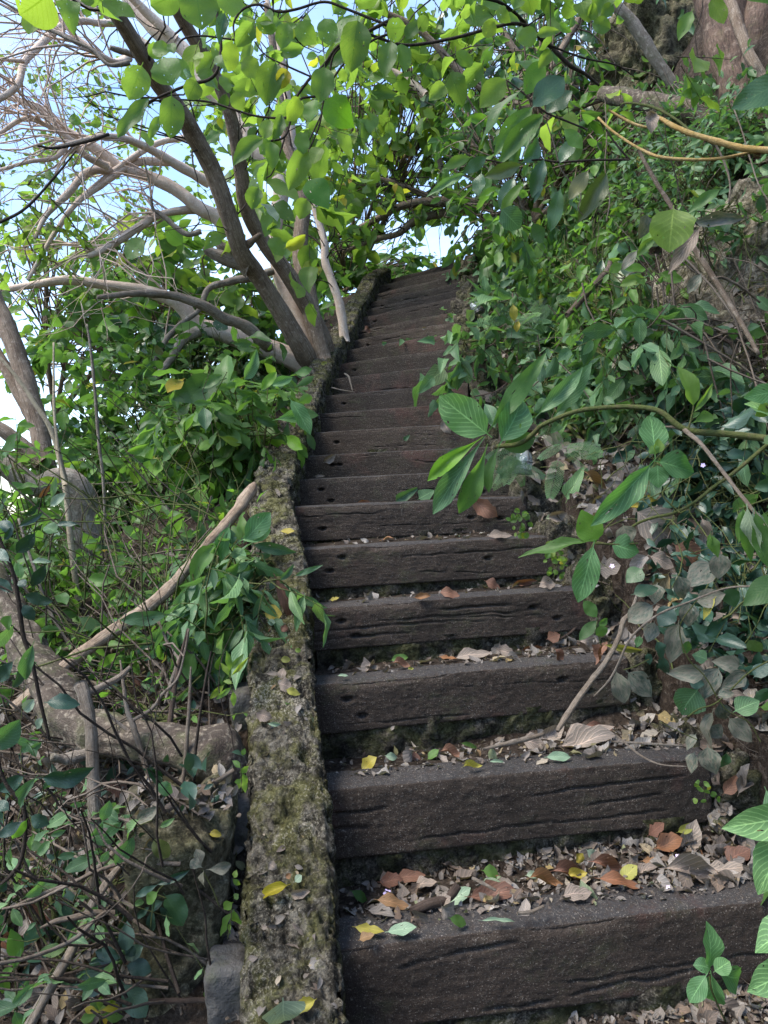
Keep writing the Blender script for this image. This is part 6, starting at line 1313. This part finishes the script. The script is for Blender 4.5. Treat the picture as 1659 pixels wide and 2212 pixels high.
fallen(Z3, [
 (1312,1100,1442,1358,66,'brown','long red-brown curled dead leaf draped on the wall','lance'),(1262,1262,1342,1262,76,'yellow','round yellow leaf on the wall above the curled dead one','round'),(1338,868,1402,866,30,'yellow','olive-yellow leaf on the wall top below the long-leaved bush','ellip'),(1335,1475,1378,1475,30,'yellow','golden leaf on the wall top','round'),(1395,1436,1422,1438,20,'bright','small lime leaf on the wall top','round'),(1260,1550,1320,1550,20,'tan','cream leaf on the wall','ellip'),(1320,1590,1380,1610,60,'tan','crumpled lilac leaf on the wall'),(1335,1320,1370,1340,30,'brown','small brown leaf by the curled dead one'),(1520,75,1550,65,18,'yellow','yellow leaf on the wall beside the leaning tree','ellip'),(1310,690,1325,680,40,'tan','white shred on the wall above the bush'),(1275,1300,1310,1300,30,'pale','small whitish leaf on the wall under the round yellow one','ellip')],
 'single fallen leaves on and beside the wall', 5)
fallen(Z5, [
 (1030,800,1240,960,170,'tan','very big tan leaf with a hole caught in the bank at the right','round'),(1210,960,1345,1060,120,'brown','dark red-brown leaf below the very big tan one','round'),(990,770,1120,730,60,'yellow','folded yellow-grey leaf above the very big tan one'),(850,1060,960,1040,90,'tan','grey crumpled leaf on top of the kerb'),(1090,1010,1200,1060,70,'tan','faded leaf below the very big tan one'),(1400,200,1480,240,40,'brown','dark brown leaf in shade at upper right of the bank'),(770,600,880,690,40,'orange','twisted brown and yellow leaf behind the whorl'),(600,820,690,800,50,'tan','cream leaf on top of the kerb'),(590,730,640,740,22,'tan','small white leaf on top of the kerb'),(690,730,765,570,70,'blue','folded green arrow leaf standing behind the kerb','heart'),(1480,1310,1560,1280,60,'tan','crumpled grey leaf in the bank at the right'),(890,1430,1090,1470,30,'yellow','long yellow-green blade on the kerb beside the third tread','lance'),(870,1440,830,1540,44,'brown','brown leaf hanging on the kerb beside the third tread'),(1340,830,1380,950,60,'tan','faded leaf at right of the very big tan one'),(1450,1290,1400,1350,60,'tan','tan leaf behind the dusty vine'),(560,1140,630,1150,60,'tan','white brittle leaf at the right end of the fourth tread'),
], 'single dead leaves on the right bank', 6, .09)
fallen(ZB, [(1535,10,1659,60,70,'brown','small pink-brown leaf at the right edge by the yellow twig')], 'single dead leaves on the right bank', 7)
# curled grey leaf on the pale twig tip, yellow leaf near the far lamp
hand(tag(thing('curled_leaf', 'curled grey papery leaf caught on the pale yellow twig tip', 'leaf', P(*Z2(1155, 480), 2.55)), kind=None) if False else thing('curled_leaf', 'curled grey papery leaf caught on the pale yellow twig tip', 'leaf', P(*Z2(1155, 480), 2.55)), [(1160,480,1155,575,50,2.55,'dead','tan'),(1135,485,1185,520,40,2.56,'dead','tan')], Z2, 'dead', 'tan', 2.55, name='blade')
hand(thing('yellow_leaf', 'yellow leaf hanging beside the far lamp', 'leaf', P(*Z4(1440, 330), 4.4)), [(1435,330,1445,425,48,4.4,'ellip','yellow'),(1470,430,1450,490,36,4.4,'ellip','yellow')], Z4, 'ellip', 'yellow', 4.4, name='blade')

# flowers
FL, _t, _b, _o = mat_new('petal'); _b.inputs['Base Color'].default_value = (.62, .5, .75, 1); _b.inputs['Roughness'].default_value = .6
FW, _t, _b2, _o = mat_new('white_petal'); _b2.inputs['Base Color'].default_value = (.8, .8, .76, 1)
FY, _t, _b3, _o = mat_new('flower_centre'); _b3.inputs['Base Color'].default_value = (.7, .5, .05, 1)
def flower(label, x, y, conv, sz, mat, onhit=True, d=2):
    if onhit:
        c, n_ = hit(*conv(x, y)); 
        if c is None: return
        c = c + n_ * .012
    else: c = P(*conv(x, y), d)
    t = thing('flower', label, 'flower', c, 'small flowers')
    dep = proj(c)[2]; s = conv(1, 0)[0] - conv(0, 0)[0]; L_ = sz * s * K * dep / FPX * .36; nn = nrm(CO - c) + np.array((0, 0, .3)); V, F, U = TH_['round'][1]
    bx = nrm(np.cross(nn, (0, 0, 1.0))); by = np.cross(nrm(nn), bx)
    me = mesh_np('petal', V, F, U); me.materials.append(mat)
    for k in range(5):
        a = k * 1.2566 + x; dr = bx * math.cos(a) + by * math.sin(a) + nrm(nn) * .25; X_, Y_, Z_ = frames(dr[None], nn[None]); X_, Y_, Z_ = X_[0] * L_, Y_[0] * L_, Z_[0] * L_
        link('petal', me, None, t, Matrix(((X_[0], Y_[0], Z_[0], c[0]), (X_[1], Y_[1], Z_[1], c[1]), (X_[2], Y_[2], Z_[2], c[2]), (0, 0, 0, 1))))
    V, F, U = tube([c, c + nrm(nn) * L_ * .3], [L_ * .16, L_ * .1], 6); link('centre', mesh_np('centre', V, F, U), FY, t)
flower('white flower with a yellow centre on the second tread', 466, 106, Z8, 34, FW)
flower('pale lilac flower among dead leaves at the right of the lowest tread', 1325, 512, Z8, 40, FL)
flower('lilac flower in the litter at the left of the lowest tread', 235, 648, Z8, 44, FL)
flower('small lilac flower on the front edge of the lowest tread', 1286, 626, Z8, 24, FL)
flower('lilac flower hanging over the kerb below the lowest whorl', 905, 1045, Z5, 34, FL, False, 2.0)
flower('lilac flower beside the second whorl', 1345, 558, Z5, 34, FL, False, 1.85)
flower('lilac flower at the right of the big white curled leaf near the herb', 1500, 530, Z8, 30, FL)

# ======== 7. two bulkhead lamps with glass jars
def lamp(label, x, y, d, hpx, tilt):
    c = P(x, y, d); k = hpx * K * d / FPX   # k = overall height in metres
    t = thing('garden_lamp', label, 'lamp', c, 'caged glass lamps on the kerb')
    Mx = Matrix.Translation(Vector(c)) @ Matrix.Rotation(tilt, 4, 'Y') @ Matrix.Scale(k, 4)
    def lathe(prof, n=28, rib=0):
        th = np.linspace(0, 2 * math.pi, n, endpoint=False); r = np.array([p[0] for p in prof])[:, None]; z = np.array([p[1] for p in prof])[:, None]
        rr = r * (1 + rib * (np.arange(n) % 2)[None, :])
        return np.stack([rr * np.cos(th), rr * np.sin(th), np.broadcast_to(z, rr.shape)], -1).reshape(-1, 3), grid_faces(len(prof), n, True)
    bm, _t, bb, _o = mat_new('lamp_black'); bb.inputs['Base Color'].default_value = (.02, .02, .02, 1); bb.inputs['Roughness'].default_value = .45
    gm, tt, gb, go = mat_new('ribbed_glass'); gb.inputs['Base Color'].default_value = (.62, .66, .66, 1); gb.inputs['Roughness'].default_value = .12; gb.inputs['Transmission Weight'].default_value = .75; gb.inputs['IOR'].default_value = 1.3
    V, F = lathe([(.0, -.02), (.40, -.02), (.42, 0), (.42, .08), (.38, .12), (.36, .2), (.0, .2)]); link('base', mesh_np('base', V, F, smooth=False), bm, t, Mx)
    V, F = lathe([(.30, .2), (.35, .26), (.36, .5), (.34, .72), (.27, .88), (.15, .97), (0.002, 1.0)], 48, .05); link('glass', mesh_np('glass', V, F), gm, t, Mx)
    V, F = lathe([(.10, .2), (.11, .3), (.08, .45), (.13, .6), (.09, .72), (.001, .76)], 16); wb, _t, w2, _o = mat_new('bulb_white'); w2.inputs['Base Color'].default_value = (.75, .75, .72, 1); link('bulb', mesh_np('bulb', V, F), wb, t, Mx)
    g = Geo()
    for a in range(4):
        th = a * math.pi / 4 * 2 + .4; q_ = [(math.cos(th) * r_, math.sin(th) * r_, z_) for r_, z_ in ((.40, .1), (.41, .3), (.41, .55), (.38, .76), (.30, .93), (.16, 1.03), (.0, 1.05))]
        V, F, U = tube(catmull(q_, 4), [.018] * 25, 6); g.add(V, F, U)
    for r_, z_ in ((.41, .5),):
        an = np.linspace(0, 2 * math.pi, 33); V, F, U = tube(np.stack([np.cos(an) * r_, np.sin(an) * r_, an * 0 + z_], -1), [.017] * 33, 6); g.add(V, F, U)
    o = g.build('cage', bm, None); o.parent = t; o.matrix_basis = INV[t.name] @ Mx
lamp('near caged glass lamp on the kerb behind the feathery leaves', 1128, 1024, 3.35, 52, .12)
lamp('far caged glass lamp half hidden in vines beside the upper steps', 1033, 676, 4.9, 26, -.5)
bpy.context.view_layer.update()
